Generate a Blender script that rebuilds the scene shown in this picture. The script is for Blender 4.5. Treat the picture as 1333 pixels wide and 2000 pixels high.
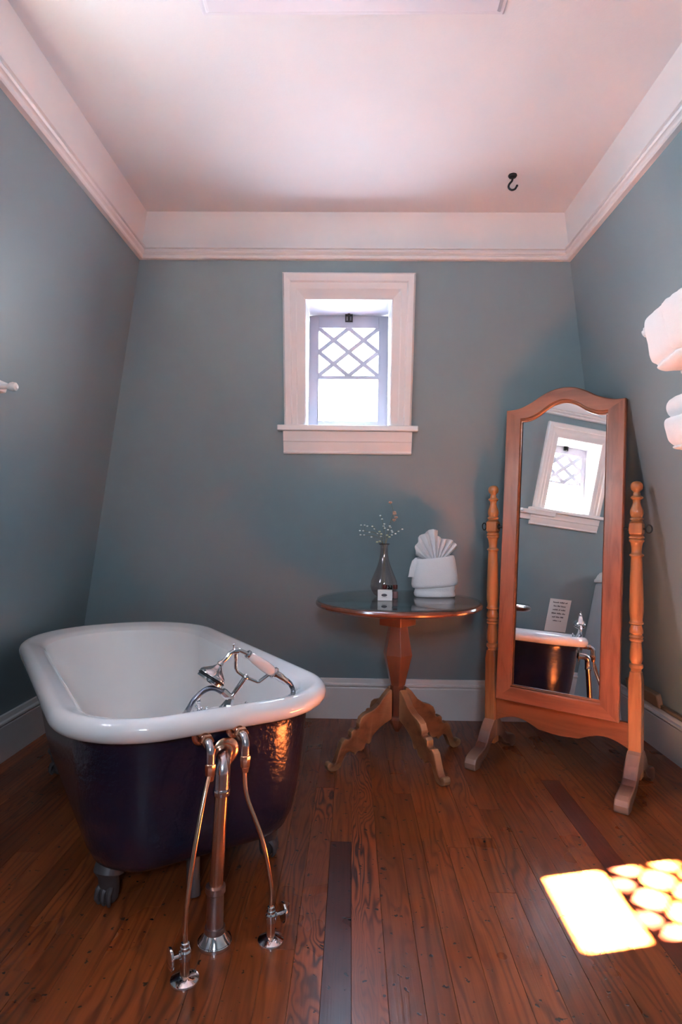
import bpy, bmesh, math, random
from mathutils import Vector, Matrix
PI = math.pi
random.seed(7)
for o in list(bpy.data.objects): bpy.data.objects.remove(o, do_unlink=True)
S = bpy.context.scene
COL = S.collection

# ------------------------------------------------------------------ camera
F_PX = 1190.3; PITCH = 0.0163; YAW = -0.0178; ROLL = 0.0119; EYE = 1.1263
def make_camera():
    cy, sy, cp, sp = math.cos(YAW), math.sin(YAW), math.cos(PITCH), math.sin(PITCH)
    f = Vector((sy*cp, cy*cp, sp)); r = Vector((cy, -sy, 0)); u = r.cross(f)
    r2 = r*math.cos(ROLL)+u*math.sin(ROLL); u2 = -r*math.sin(ROLL)+u*math.cos(ROLL)
    cd = bpy.data.cameras.new('camera'); cam = bpy.data.objects.new('camera', cd); COL.objects.link(cam)
    m = Matrix((r2, u2, -f)).transposed().to_4x4(); m.translation = (0, 0, EYE); cam.matrix_world = m
    cd.sensor_fit = 'HORIZONTAL'; cd.sensor_width = 36; cd.lens = F_PX/1333*36; cd.clip_start = .02
    S.camera = cam
make_camera()

# ------------------------------------------------------------------ light
SKY = 13.0
SUN = 430.0
EXPOSURE = 2.55
w = bpy.data.worlds.new('world'); S.world = w; w.use_nodes = True
nt = w.node_tree; nt.nodes.clear()
wo = nt.nodes.new('ShaderNodeOutputWorld'); bg = nt.nodes.new('ShaderNodeBackground')
tc = nt.nodes.new('ShaderNodeTexCoord'); sx = nt.nodes.new('ShaderNodeSeparateXYZ'); cr = nt.nodes.new('ShaderNodeValToRGB')
mr = nt.nodes.new('ShaderNodeMapRange'); mr.inputs[1].default_value = -1; mr.inputs[2].default_value = 1
e = cr.color_ramp.elements
e[0].position = 0; e[0].color = (.58, .62, .72, 1)
e[1].position = 1; e[1].color = (.42, .62, 1.0, 1)
a = e.new(.47); a.color = (.66, .70, .80, 1)
a = e.new(.52); a.color = (.90, .95, 1.0, 1)
nt.links.new(tc.outputs['Generated'], sx.inputs[0]); nt.links.new(sx.outputs[2], mr.inputs[0])
nt.links.new(mr.outputs[0], cr.inputs[0]); nt.links.new(cr.outputs[0], bg.inputs[0])
bg.inputs[1].default_value = SKY; nt.links.new(bg.outputs[0], wo.inputs[0])
sl = bpy.data.lights.new('sun', 'SUN'); sl.energy = SUN; sl.color = (1.0, .86, .68); sl.angle = math.radians(.85)
so = bpy.data.objects.new('sun', sl); COL.objects.link(so)
SUN_DIR = Vector((1.134, .280, -1.0)).normalized()
so.rotation_euler = SUN_DIR.to_track_quat('-Z', 'Y').to_euler(); so.location = (-3, 0, 4)
def portal(loc, direction, sx_, sy_):
    l = bpy.data.lights.new('window_portal', 'AREA'); l.shape = 'RECTANGLE'; l.size = sx_; l.size_y = sy_
    l.cycles.is_portal = True
    o = bpy.data.objects.new('window_portal', l); COL.objects.link(o); o.location = loc
    o.rotation_euler = Vector(direction).to_track_quat('-Z', 'Y').to_euler()
portal((-.027, 3.26, 1.90), (0, -1, 0), .46, .66)
portal((-1.36, 1.325, 1.90), (1, 0, 0), .46, .66)
portal((.08, -1.16, 1.92), (0, 1, 0), .48, .62)
vs = S.view_settings
vs.view_transform = 'Standard'; vs.look = 'None'; vs.gamma = 1; vs.exposure = EXPOSURE; vs.use_curve_mapping = False
S.cycles.max_bounces = 10; S.cycles.diffuse_bounces = 7; S.cycles.glossy_bounces = 5; S.cycles.transparent_max_bounces = 16
S.cycles.sample_clamp_indirect = 12

# ------------------------------------------------------------------ materials
MATS = {}
def principled(name, col, rough=.5, metal=0, spec=.5, coat=0, sheen=0):
    m = bpy.data.materials.new(name); m.use_nodes = True; MATS[name] = m
    b = m.node_tree.nodes['Principled BSDF']
    b.inputs['Base Color'].default_value = (*col, 1); b.inputs['Roughness'].default_value = rough
    b.inputs['Metallic'].default_value = metal; b.inputs['Specular IOR Level'].default_value = spec
    b.inputs['Coat Weight'].default_value = coat; b.inputs['Sheen Weight'].default_value = sheen
    return m, m.node_tree, b
def N(t, kind, **kw):
    n = t.nodes.new(kind)
    for k, v in kw.items():
        if k.startswith('i_'):
            key = k[2:]
            n.inputs[int(key) if key.isdigit() else key.replace('_', ' ')].default_value = v
        else: setattr(n, k, v)
    return n
def ramp(t, fac, stops):
    r = t.nodes.new('ShaderNodeValToRGB'); el = r.color_ramp.elements
    el[0].position, el[0].color = stops[0][0], (*stops[0][1], 1)
    el[1].position, el[1].color = stops[-1][0], (*stops[-1][1], 1)
    for p, c in stops[1:-1]:
        q = el.new(p); q.color = (*c, 1)
    t.links.new(fac, r.inputs[0]); return r
def paint(name, col, rough=.55, var=.05, bump=.05, scale=3.0, spec=.4):
    m, t, b = principled(name, col, rough, spec=spec)
    co = N(t, 'ShaderNodeTexCoord'); n1 = N(t, 'ShaderNodeTexNoise', i_Scale=scale, i_Detail=5.0)
    t.links.new(co.outputs['Object'], n1.inputs['Vector'])
    r = ramp(t, n1.outputs[0], [(.3, tuple(c*(1-var) for c in col)), (.7, tuple(min(1, c*(1+var)) for c in col))])
    t.links.new(r.outputs[0], b.inputs['Base Color'])
    n2 = N(t, 'ShaderNodeTexNoise', i_Scale=140.0, i_Detail=3.0); bp = N(t, 'ShaderNodeBump', i_Strength=bump, i_Distance=.004)
    t.links.new(co.outputs['Object'], n2.inputs['Vector']); t.links.new(n2.outputs[0], bp.inputs['Height']); t.links.new(bp.outputs[0], b.inputs['Normal'])
    return m
def wood(name, c1, c2, axis='Z', scale=1.0, rough=.35, coat=.2, bump=.1, amp=3.0, edge=None):
    m, t, b = principled(name, c1, rough, coat=coat)
    b.inputs['Coat Roughness'].default_value = .2
    co = N(t, 'ShaderNodeTexCoord'); oi = N(t, 'ShaderNodeObjectInfo')
    mp = N(t, 'ShaderNodeMapping'); sc = [26*scale]*3; sc['XYZ'.index(axis)] = 2.2*scale
    mp.inputs['Scale'].default_value = sc
    mul = N(t, 'ShaderNodeMath', operation='MULTIPLY', i_1=37.0); cmb = N(t, 'ShaderNodeCombineXYZ')
    t.links.new(oi.outputs['Random'], mul.inputs[0])
    for k in range(3): t.links.new(mul.outputs[0], cmb.inputs[k])
    t.links.new(cmb.outputs[0], mp.inputs['Location'])
    t.links.new(co.outputs['Object'], mp.inputs['Vector'])
    n1 = N(t, 'ShaderNodeTexNoise', i_Scale=1.0, i_Detail=6.0, i_Roughness=.6, i_Distortion=.6); t.links.new(mp.outputs[0], n1.inputs['Vector'])
    n3 = N(t, 'ShaderNodeTexNoise', i_Scale=.25, i_Detail=2.0); t.links.new(mp.outputs[0], n3.inputs['Vector'])
    mx = N(t, 'ShaderNodeMath', operation='ADD'); t.links.new(n1.outputs[0], mx.inputs[0]); t.links.new(n3.outputs[0], mx.inputs[1])
    hf = N(t, 'ShaderNodeMath', operation='MULTIPLY', i_1=.5); t.links.new(mx.outputs[0], hf.inputs[0])
    r = ramp(t, hf.outputs[0], [(.36, c2), (.50, c1), (.66, tuple(min(1, x*1.25) for x in c1))])
    t.links.new(r.outputs[0], b.inputs['Base Color'])
    if edge:
        ge = N(t, 'ShaderNodeNewGeometry'); rr = ramp(t, ge.outputs['Pointiness'], [(.52, (0, 0, 0)), (.60, (1, 1, 1))])
        mc = N(t, 'ShaderNodeMix', data_type='RGBA'); mc.inputs[7].default_value = (*edge, 1)
        t.links.new(rr.outputs[0], mc.inputs[0]); t.links.new(r.outputs[0], mc.inputs[6]); t.links.new(mc.outputs[2], b.inputs['Base Color'])
    bp = N(t, 'ShaderNodeBump', i_Strength=bump, i_Distance=.003); t.links.new(n1.outputs[0], bp.inputs['Height']); t.links.new(bp.outputs[0], b.inputs['Normal'])
    return m
def floor_mat(name, base, dark, lines=(40, 150), flame=(.3, 1.5), contrast=1.0):
    """old fir boards: every board takes its own tone, line density and amount of flame from its object random"""
    m, t, b = principled(name, base, .3, coat=.25)
    b.inputs['Coat Roughness'].default_value = .18; b.inputs['Coat Weight'].default_value = .12
    L = t.links.new
    co = N(t, 'ShaderNodeTexCoord'); oi = N(t, 'ShaderNodeObjectInfo')
    mul = N(t, 'ShaderNodeMath', operation='MULTIPLY', i_1=91.0); L(oi.outputs['Random'], mul.inputs[0])
    cmb = N(t, 'ShaderNodeCombineXYZ'); L(mul.outputs[0], cmb.inputs[0]); L(mul.outputs[0], cmb.inputs[1]); L(mul.outputs[0], cmb.inputs[2])
    add = N(t, 'ShaderNodeVectorMath', operation='ADD'); L(co.outputs['Object'], add.inputs[0]); L(cmb.outputs[0], add.inputs[1])
    m1 = N(t, 'ShaderNodeMapping'); m1.inputs['Scale'].default_value = (9, 1.5, 1); L(add.outputs[0], m1.inputs['Vector'])
    n1 = N(t, 'ShaderNodeTexNoise', i_Scale=1.0, i_Detail=2.5, i_Roughness=.55, i_Distortion=.35); L(m1.outputs[0], n1.inputs['Vector'])
    w2 = N(t, 'ShaderNodeTexWhiteNoise', noise_dimensions='1D'); L(mul.outputs[0], w2.inputs['W'])
    fl = N(t, 'ShaderNodeMapRange', i_3=flame[0], i_4=flame[1]); L(w2.outputs['Value'], fl.inputs[0])
    sep = N(t, 'ShaderNodeSeparateXYZ'); L(add.outputs[0], sep.inputs[0])
    lin = N(t, 'ShaderNodeMath', operation='MULTIPLY', i_1=34.0); L(sep.outputs[0], lin.inputs[0])
    fn = N(t, 'ShaderNodeMath', operation='MULTIPLY'); L(n1.outputs[0], fn.inputs[0]); L(fl.outputs[0], fn.inputs[1])
    fn2 = N(t, 'ShaderNodeMath', operation='MULTIPLY', i_1=9.0); L(fn.outputs[0], fn2.inputs[0])
    ph = N(t, 'ShaderNodeMath', operation='ADD'); L(lin.outputs[0], ph.inputs[0]); L(fn2.outputs[0], ph.inputs[1])
    ph2 = N(t, 'ShaderNodeMath', operation='MULTIPLY', i_1=6.0); L(ph.outputs[0], ph2.inputs[0])
    sn = N(t, 'ShaderNodeMath', operation='SINE'); L(ph2.outputs[0], sn.inputs[0])
    mm = N(t, 'ShaderNodeMapRange', i_1=-1.0, i_2=1.0); L(sn.outputs[0], mm.inputs[0])
    pw = N(t, 'ShaderNodeMath', operation='POWER', i_1=2.2); L(mm.outputs[0], pw.inputs[0])
    m2 = N(t, 'ShaderNodeMapping'); m2.inputs['Scale'].default_value = (130, 3.5, 1); L(add.outputs[0], m2.inputs['Vector'])
    n2 = N(t, 'ShaderNodeTexNoise', i_Scale=1.0, i_Detail=4.0); L(m2.outputs[0], n2.inputs['Vector'])
    m3 = N(t, 'ShaderNodeMapping'); m3.inputs['Scale'].default_value = (5, 2.2, 1); L(add.outputs[0], m3.inputs['Vector'])
    n3 = N(t, 'ShaderNodeTexNoise', i_Scale=1.0, i_Detail=5.0); L(m3.outputs[0], n3.inputs['Vector'])
    # base tone per board
    tone = N(t, 'ShaderNodeMapRange', i_3=.72, i_4=1.28); L(oi.outputs['Random'], tone.inputs[0])
    n3m = N(t, 'ShaderNodeMapRange', i_1=.25, i_2=.75, i_3=.72, i_4=1.25); L(n3.outputs[0], n3m.inputs[0])
    tm = N(t, 'ShaderNodeMath', operation='MULTIPLY'); L(tone.outputs[0], tm.inputs[0]); L(n3m.outputs[0], tm.inputs[1])
    n2m = N(t, 'ShaderNodeMapRange', i_1=.25, i_2=.75, i_3=.80, i_4=1.18); L(n2.outputs[0], n2m.inputs[0])
    tm2 = N(t, 'ShaderNodeMath', operation='MULTIPLY'); L(tm.outputs[0], tm2.inputs[0]); L(n2m.outputs[0], tm2.inputs[1])
    fac = N(t, 'ShaderNodeMath', operation='MULTIPLY', i_1=.85*contrast); L(pw.outputs[0], fac.inputs[0])
    nf = N(t, 'ShaderNodeMapRange', i_1=.35, i_2=.65, i_3=.25, i_4=1.0); L(n3.outputs[0], nf.inputs[0])
    fac2 = N(t, 'ShaderNodeMath', operation='MULTIPLY', use_clamp=True); L(fac.outputs[0], fac2.inputs[0]); L(nf.outputs[0], fac2.inputs[1])
    mc = N(t, 'ShaderNodeMix', data_type='RGBA'); mc.inputs[6].default_value = (*base, 1); mc.inputs[7].default_value = (*dark, 1); L(fac2.outputs[0], mc.inputs[0])
    hs = N(t, 'ShaderNodeVectorMath', operation='SCALE'); L(mc.outputs[2], hs.inputs[0]); L(tm2.outputs[0], hs.inputs['Scale'])
    # nicks and stains
    geo = N(t, 'ShaderNodeNewGeometry')
    nk = N(t, 'ShaderNodeTexNoise', i_Scale=46.0, i_Detail=2.0, i_Roughness=.5); L(add.outputs[0], nk.inputs['Vector'])
    nkr = ramp(t, nk.outputs[0], [(.68, (0, 0, 0)), (.71, (1, 1, 1))])
    st = N(t, 'ShaderNodeTexNoise', i_Scale=4.5, i_Detail=6.0, i_Roughness=.7); L(add.outputs[0], st.inputs['Vector'])
    str_ = ramp(t, st.outputs[0], [(.80, (0, 0, 0)), (1.0, (.1, .1, .1))])
    nm = N(t, 'ShaderNodeMath', operation='MAXIMUM'); L(nkr.outputs[0], nm.inputs[0]); L(str_.outputs[0], nm.inputs[1])
    m5 = N(t, 'ShaderNodeMix', data_type='RGBA'); m5.inputs[7].default_value = (.022, .010, .008, 1); L(nm.outputs[0], m5.inputs[0]); L(hs.outputs[0], m5.inputs[6])
    L(m5.outputs[2], b.inputs['Base Color'])
    # worn varnish
    rn = N(t, 'ShaderNodeTexNoise', i_Scale=3.0, i_Detail=3.0, i_Roughness=.5); L(add.outputs[0], rn.inputs['Vector'])
    rr = N(t, 'ShaderNodeMapRange', i_1=.3, i_2=.7, i_3=.24, i_4=.46); L(rn.outputs[0], rr.inputs[0]); L(rr.outputs[0], b.inputs['Roughness'])
    bm = N(t, 'ShaderNodeMath', operation='SUBTRACT'); L(n2.outputs[0], bm.inputs[0]); L(nkr.outputs[0], bm.inputs[1])
    bp = N(t, 'ShaderNodeBump', i_Strength=.22, i_Distance=.002); L(bm.outputs[0], bp.inputs['Height']); L(bp.outputs[0], b.inputs['Normal']); L(bp.outputs[0], b.inputs['Coat Normal'])
    return m
def glass(name, tint=(1, 1, 1), ior=1.45, rough=.0):
    """thin clear glass: straight-through tint plus a mirror reflection that grows towards grazing on both faces"""
    m = bpy.data.materials.new(name); m.use_nodes = True; MATS[name] = m; t = m.node_tree; t.nodes.clear()
    f0 = ((ior-1)/(ior+1))**2
    o = N(t, 'ShaderNodeOutputMaterial'); tr = N(t, 'ShaderNodeBsdfTransparent'); tr.inputs[0].default_value = (*tint, 1)
    gl = N(t, 'ShaderNodeBsdfGlossy', i_Roughness=rough); lw = N(t, 'ShaderNodeLayerWeight', i_Blend=.5); mx = N(t, 'ShaderNodeMixShader')
    pw = N(t, 'ShaderNodeMath', operation='POWER', i_1=5.0); ma = N(t, 'ShaderNodeMath', operation='MULTIPLY_ADD', i_1=1-f0, i_2=f0)
    t.links.new(lw.outputs['Facing'], pw.inputs[0]); t.links.new(pw.outputs[0], ma.inputs[0])
    t.links.new(ma.outputs[0], mx.inputs[0]); t.links.new(tr.outputs[0], mx.inputs[1]); t.links.new(gl.outputs[0], mx.inputs[2]); t.links.new(mx.outputs[0], o.inputs[0])
    return m

WALL = paint('wall_paint', (.205, .268, .290), .45, .04, .06, 2.0)
WHITE = paint('white_trim_paint', (.74, .70, .69), .35, .03, .03, 4.0)
CEIL = paint('ceiling_paint', (.69, .705, .73), .7, .03, .08, 2.0)
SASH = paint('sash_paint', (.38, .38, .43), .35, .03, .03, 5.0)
FLOOR = floor_mat('fir_floor', (.27, .064, .016), (.075, .016, .006), contrast=.9)
FLAME = floor_mat('fir_floor_flame', (.27, .062, .018), (.040, .010, .006), flame=(2.2, 3.0), contrast=1.3)
DARKB = floor_mat('fir_floor_dark', (.120, .026, .014), (.045, .012, .008), contrast=.5)
GAP = paint('floor_gap', (.028, .012, .006), .8)
OAK = wood('honey_oak', (.38, .150, .055), (.23, .080, .030), 'Z', 1.0, .28, .3)
OAKX = wood('honey_oak_across', (.27, .085, .034), (.16, .048, .02), 'X', 1.0, .3, .3)
REDW = wood('red_oak_frame', (.27, .092, .046), (.16, .050, .026), 'Z', 1.2, .3, .25)
REDX = wood('red_oak_frame_across', (.26, .088, .044), (.155, .048, .025), 'X', 1.2, .3, .25)
FOOTW = wood('worn_foot_wood', (.12, .046, .030), (.065, .024, .016), 'Y', 1.2, .4, .2, edge=(.42, .25, .17))
TABW = wood('mahogany_top', (.15, .085, .07), (.09, .05, .045), 'X', .8, .3, .2)
TABC = wood('mahogany_column', (.125, .038, .019), (.065, .019, .011), 'Z', 1.0, .28, .4, edge=(.35, .14, .07))
TABL = wood('table_leg_wood', (.21, .072, .028), (.12, .038, .016), 'X', 1.3, .32, .3, edge=(.55, .30, .15))
ENAMEL, _, _ = principled('white_enamel', (.86, .84, .82), .12, coat=.5)
def navy():
    m, t, b = principled('navy_enamel', (.007, .009, .027), .22, coat=.4)
    b.inputs['Coat Roughness'].default_value = .12
    co = N(t, 'ShaderNodeTexCoord'); n = N(t, 'ShaderNodeTexNoise', i_Scale=60.0, i_Detail=3.0, i_Roughness=.5); t.links.new(co.outputs['Object'], n.inputs['Vector'])
    bp = N(t, 'ShaderNodeBump', i_Strength=.55, i_Distance=.005); t.links.new(n.outputs[0], bp.inputs['Height']); t.links.new(bp.outputs[0], b.inputs['Normal'])
    n2 = N(t, 'ShaderNodeTexNoise', i_Scale=30.0, i_Detail=4.0); t.links.new(co.outputs['Object'], n2.inputs['Vector'])
    r = ramp(t, n2.outputs[0], [(.72, (.007, .009, .027)), (.80, (.10, .09, .12))]); t.links.new(r.outputs[0], b.inputs['Base Color'])
    return m
NAVY = navy()
CHROME, _, _ = principled('chrome', (.72, .70, .71), .07, 1.0)
HOSE, _, _ = principled('steel_hose', (.55, .55, .58), .18, 1.0)
COPPER = principled('copper_pipe', (.68, .40, .27), .24, 1.0)[0]
ROSE = principled('polished_bronze', (.78, .48, .32), .2, 1.0)[0]
PLATE = principled('worn_nickel', (.45, .34, .32), .34, 1.0)[0]
IRON = principled('cast_iron', (.08, .075, .08), .35, .7)[0]
BLACK = paint('black_iron', (.008, .008, .008), .45)
PORC = principled('porcelain', (.85, .72, .68), .12, coat=.6)[0]
MIRROR = principled('mirror_glass', (.90, .92, .92), .005, 1.0)[0]
CLEAR = glass('window_glass', (.97, .98, .98))
TOPGLASS = glass('table_glass', (.93, .96, .95), 1.7)
VASEG = glass('smoky_amber_glass', (.90, .79, .77), 1.9)
BOTG = glass('clear_bottle_glass', (.86, .82, .82), 1.45)
def cloth(name, col, scale=260., st=.5):
    m, t, b = principled(name, col, .9, spec=.1, sheen=.3)
    co = N(t, 'ShaderNodeTexCoord'); n = N(t, 'ShaderNodeTexNoise', i_Scale=scale, i_Detail=2.0); t.links.new(co.outputs['Object'], n.inputs['Vector'])
    bp = N(t, 'ShaderNodeBump', i_Strength=st, i_Distance=.003); t.links.new(n.outputs[0], bp.inputs['Height']); t.links.new(bp.outputs[0], b.inputs['Normal'])
    return m
TOWEL = cloth('white_terry', (.76, .73, .74))
CARD = paint('white_card', (.80, .78, .76), .6)
INK = paint('grey_ink', (.08, .07, .08), .6)
CAPR = principled('oxblood_cap', (.10, .015, .010), .3)[0]
CAPB = principled('black_cap', (.006, .006, .007), .25)[0]
STEM = paint('dry_stem', (.16, .14, .08), .7)
FLOR = paint('white_floret', (.75, .76, .72), .7)
FLORG = paint('pale_green_floret', (.50, .50, .32), .7)
POD = paint('pink_seed_pod', (.55, .30, .22), .6)
BEIGE = paint('tan_plastic', (.28, .17, .10), .5)

# ------------------------------------------------------------------ mesh helpers
def wob(p):
    """smooth repeatable vector wobble in about -1..1"""
    x, y, z = p[0], p[1], p[2]
    f = lambda a, b, c_, o: .5*(math.sin(a*x+1.7*math.sin(b*y+o)+c_*z+o)+math.sin(1.9*b*y-.8*a*z+1.3*math.sin(1.6*c_*x+2*o)))
    return Vector((f(1.1, .9, 1.3, .4), f(.8, 1.2, 1.0, 2.1), f(1.3, 1.0, .7, 4.2)))
class MB:
    def __init__(s): s.v = []; s.f = []
    def add(s, vs, fs):
        k = len(s.v); s.v += [tuple(p) for p in vs]; s.f += [tuple(i+k for i in f) for f in fs]; return s
    def box(s, a, b, M=None):
        vs = [(x, y, z) for x in (a[0], b[0]) for y in (a[1], b[1]) for z in (a[2], b[2])]
        if M is not None: vs = [tuple(M @ Vector(p)) for p in vs]
        return s.add(vs, [(0,1,3,2), (4,6,7,5), (0,4,5,1), (2,3,7,6), (0,2,6,4), (1,5,7,3)])
    def rings(s, R, cap0=True, cap1=True, closed=True):
        n = len(R[0]); vs = [p for r in R for p in r]; fs = []
        for i in range(len(R)-1):
            for j in range(n if closed else n-1):
                a = i*n+j; b = i*n+(j+1) % n; fs.append((a, b, b+n, a+n))
        if cap0: fs.append(tuple(range(n))[::-1])
        if cap1: fs.append(tuple((len(R)-1)*n+j for j in range(n)))
        return s.add(vs, fs)
    def lathe(s, prof, c=(0, 0, 0), n=28, M=None, a0=0., cap=True):
        R = []
        for r, z in prof:
            r = max(r, 1e-4); ring = []
            for k in range(n):
                t = a0+2*PI*k/n; p = Vector((r*math.cos(t), r*math.sin(t), z))
                if M is not None: p = M @ p
                ring.append((p.x+c[0], p.y+c[1], p.z+c[2]))
            R.append(ring)
        return s.rings(R, cap, cap)
    def sphere(s, c, r, n=14, m=9, sc=(1, 1, 1), M=None):
        R = []
        for i in range(m+1):
            ph = -PI/2+PI*i/m; rr = max(math.cos(ph), 1e-3)*r; ring = []
            for k in range(n):
                p = Vector((rr*math.cos(2*PI*k/n)*sc[0], rr*math.sin(2*PI*k/n)*sc[1], r*math.sin(ph)*sc[2]))
                if M is not None: p = M @ p
                ring.append((c[0]+p.x, c[1]+p.y, c[2]+p.z))
            R.append(ring)
        return s.rings(R)
    def tube(s, path, rad, n=12, closed=False, cap=True):
        P = [Vector(p) for p in path]; k = len(P)
        rs = rad if isinstance(rad, (list, tuple)) else [rad]*k
        T = []
        for i in range(k):
            a = P[(i-1) % k] if closed or i > 0 else P[i]; b = P[(i+1) % k] if closed or i < k-1 else P[i]
            T.append((b-a).normalized())
        up = Vector((0, 0, 1)) if abs(T[0].z) < .9 else Vector((1, 0, 0))
        x = T[0].cross(up).normalized(); R = []
        for i in range(k):
            x = (x-T[i]*x.dot(T[i])).normalized(); y = T[i].cross(x)
            R.append([tuple(P[i]+(x*math.cos(2*PI*j/n)+y*math.sin(2*PI*j/n))*rs[i]) for j in range(n)])
        if closed: R.append(R[0]); return s.rings(R, False, False)
        return s.rings(R, cap, cap)
    def plate(s, poly, t, M=None):
        """poly: list of (a, b) in local XZ, extruded over local Y from -t/2 to t/2"""
        n = len(poly)
        vs = [Vector((a, -t/2, b)) for a, b in poly]+[Vector((a, t/2, b)) for a, b in poly]
        if M is not None: vs = [M @ v for v in vs]
        fs = [tuple(range(n)), tuple(range(n, 2*n))[::-1]]+[(i, i+n, (i+1) % n+n, (i+1) % n) for i in range(n)]
        return s.add(vs, fs)
    def build(s, name, mat, parent=None, smooth=True, bevel=0, seg=2, angle=35, loc=None, solid=0, sub=0):
        me = bpy.data.meshes.new(name); me.from_pydata(s.v, [], s.f)
        bm = bmesh.new(); bm.from_mesh(me); bmesh.ops.remove_doubles(bm, verts=bm.verts, dist=1e-5)
        bmesh.ops.delete(bm, geom=[v for v in bm.verts if not v.link_faces], context='VERTS')
        bmesh.ops.recalc_face_normals(bm, faces=bm.faces); bm.to_mesh(me); bm.free()
        me.materials.append(mat); o = bpy.data.objects.new(name, me); COL.objects.link(o)
        if smooth:
            me.polygons.foreach_set('use_smooth', [True]*len(me.polygons)); me.set_sharp_from_angle(angle=math.radians(angle))
        if parent is not None: o.parent = parent
        if loc is not None: o.location = loc
        if sub: md = o.modifiers.new('s', 'SUBSURF'); md.levels = sub; md.render_levels = sub
        if solid: md = o.modifiers.new('t', 'SOLIDIFY'); md.thickness = solid; md.offset = 0
        if bevel: md = o.modifiers.new('b', 'BEVEL'); md.width = bevel; md.segments = seg; md.limit_method = 'ANGLE'; md.angle_limit = math.radians(40)
        return o
def tag(o, label=None, cat=None, group=None, kind=None):
    if label: o['label'] = label
    if cat: o['category'] = cat
    if group: o['group'] = group
    if kind: o['kind'] = kind
    return o
def thing(name, label, cat, loc=(0, 0, 0), rz=0, group=None):
    o = bpy.data.objects.new(name, None); COL.objects.link(o); o.location = loc; o.rotation_euler = (0, 0, rz); o.empty_display_size = .05
    return tag(o, label, cat, group)
def struct(o, label=None): o['kind'] = 'structure'; (label and o.__setitem__('label', label)); return o
def spline(pts, n=8):
    """Catmull-Rom through the points"""
    P = [Vector(p) for p in pts]; out = []
    for i in range(len(P)-1):
        a = P[i-1] if i else P[i]*2-P[i+1]; b = P[i]; c = P[i+1]; d = P[i+2] if i+2 < len(P) else P[i+1]*2-P[i]
        for k in range(n):
            t = k/n; out.append(.5*((2*b)+(c-a)*t+(2*a-5*b+4*c-d)*t*t+(3*b-a-3*c+d)*t**3))
    out.append(P[-1]); return out
def arc(c, r, a0, a1, n): return [(c[0]+r*math.cos(math.radians(a0+(a1-a0)*k/n)), c[1]+r*math.sin(math.radians(a0+(a1-a0)*k/n))) for k in range(n+1)]

# ------------------------------------------------------------------ room shell: three walls lean inwards towards the ceiling
HC = 2.609; HR = 2.3965; HB = .243; Y0 = -1.1
XL, DL, XR, DR, YB, DB = -1.617, .6136, 1.5672, .5717, 3.5272, .635
xl = lambda z: XL+DL*z/HC
xr = lambda z: XR-DR*z/HC
yb = lambda z: YB-DB*z/HC
def wall(name, W, out, s0, s1, z0, z1, hole=None, mat=WALL, parent=None, T=.14):
    """W(s, z) is the inside surface; out the outward direction; hole = (sa, sb, za, zb); s0, s1 functions of z"""
    zs = [z0, z1] if not hole else [z0, hole[2], hole[3], z1]
    mb = MB(); o = Vector(out)*T
    for i in range(len(zs)-1):
        za, zb = zs[i], zs[i+1]
        segs = [(s0, s1)]
        if hole and i == 1: segs = [(s0, lambda z: hole[0]), (lambda z: hole[1], s1)]
        elif hole: segs = [(s0, lambda z: hole[0]), (lambda z: hole[0], lambda z: hole[1]), (lambda z: hole[1], s1)]
        for a, b in segs:
            q = [W(a(za), za), W(b(za), za), W(b(zb), zb), W(a(zb), zb)]
            q = [Vector(p) for p in q]; q += [p+o for p in q]
            mb.add(q, [(0,1,2,3), (7,6,5,4), (0,4,5,1), (1,5,6,2), (2,6,7,3), (3,7,4,0)])
    ob = MB.build(mb, name, mat, parent, smooth=False)
    me = ob.data; bm = bmesh.new(); bm.from_mesh(me)
    seen = {}
    for f in list(bm.faces):
        k = tuple(round(c, 4) for c in f.calc_center_median()); seen.setdefault(k, []).append(f)
    dup = [f for v in seen.values() if len(v) > 1 for f in v]
    bmesh.ops.delete(bm, geom=dup, context='FACES'); bmesh.ops.recalc_face_normals(bm, faces=bm.faces); bm.to_mesh(me); bm.free()
    return ob
WBK = lambda s, z: (s, yb(z), z)
WLF = lambda s, z: (xl(z), s, z)
WRT = lambda s, z: (xr(z), s, z)
WFR = lambda s, z: (s, Y0, z)
ZF = 2.42
OB = (-.240, .186, 1.60, 2.217)      # opening in back wall (x)
OL = (1.112, 1.538, 1.60, 2.217)     # opening in left wall (y)
OFR = (-.14, .30, 1.64, 2.20)
wb = struct(wall('wall_back', WBK, (0, 1, 0), lambda z: xl(z)-.16, lambda z: xr(z)+.16, 0, ZF, OB), 'grey-blue sloping wall around the small lattice window')
wl = struct(wall('wall_left', WLF, (-1, 0, 0), lambda z: Y0, lambda z: yb(z), 0, ZF, OL), 'grey-blue sloping wall to the left of the bathtub')
wr = struct(wall('wall_right', WRT, (1, 0, 0), lambda z: Y0, lambda z: yb(z), 0, ZF), 'grey-blue sloping wall behind the standing mirror')
wf = struct(wall('wall_front', WFR, (0, -1, 0), lambda z: xl(z)-.16, lambda z: xr(z)+.16, 0, HC, OFR), 'grey-blue wall behind the viewer')
for wobj, W, out, s0, s1 in ((wb, WBK, (0, 1, 0), lambda z: xl(z)-.16, lambda z: xr(z)+.16), (wl, WLF, (-1, 0, 0), lambda z: Y0, lambda z: yb(z)), (wr, WRT, (1, 0, 0), lambda z: Y0, lambda z: yb(z))):
    fz = wall('frieze', W, out, s0, s1, ZF, HC, None, WHITE, wobj); fz['label'] = 'white band between picture rail and ceiling'
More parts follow.
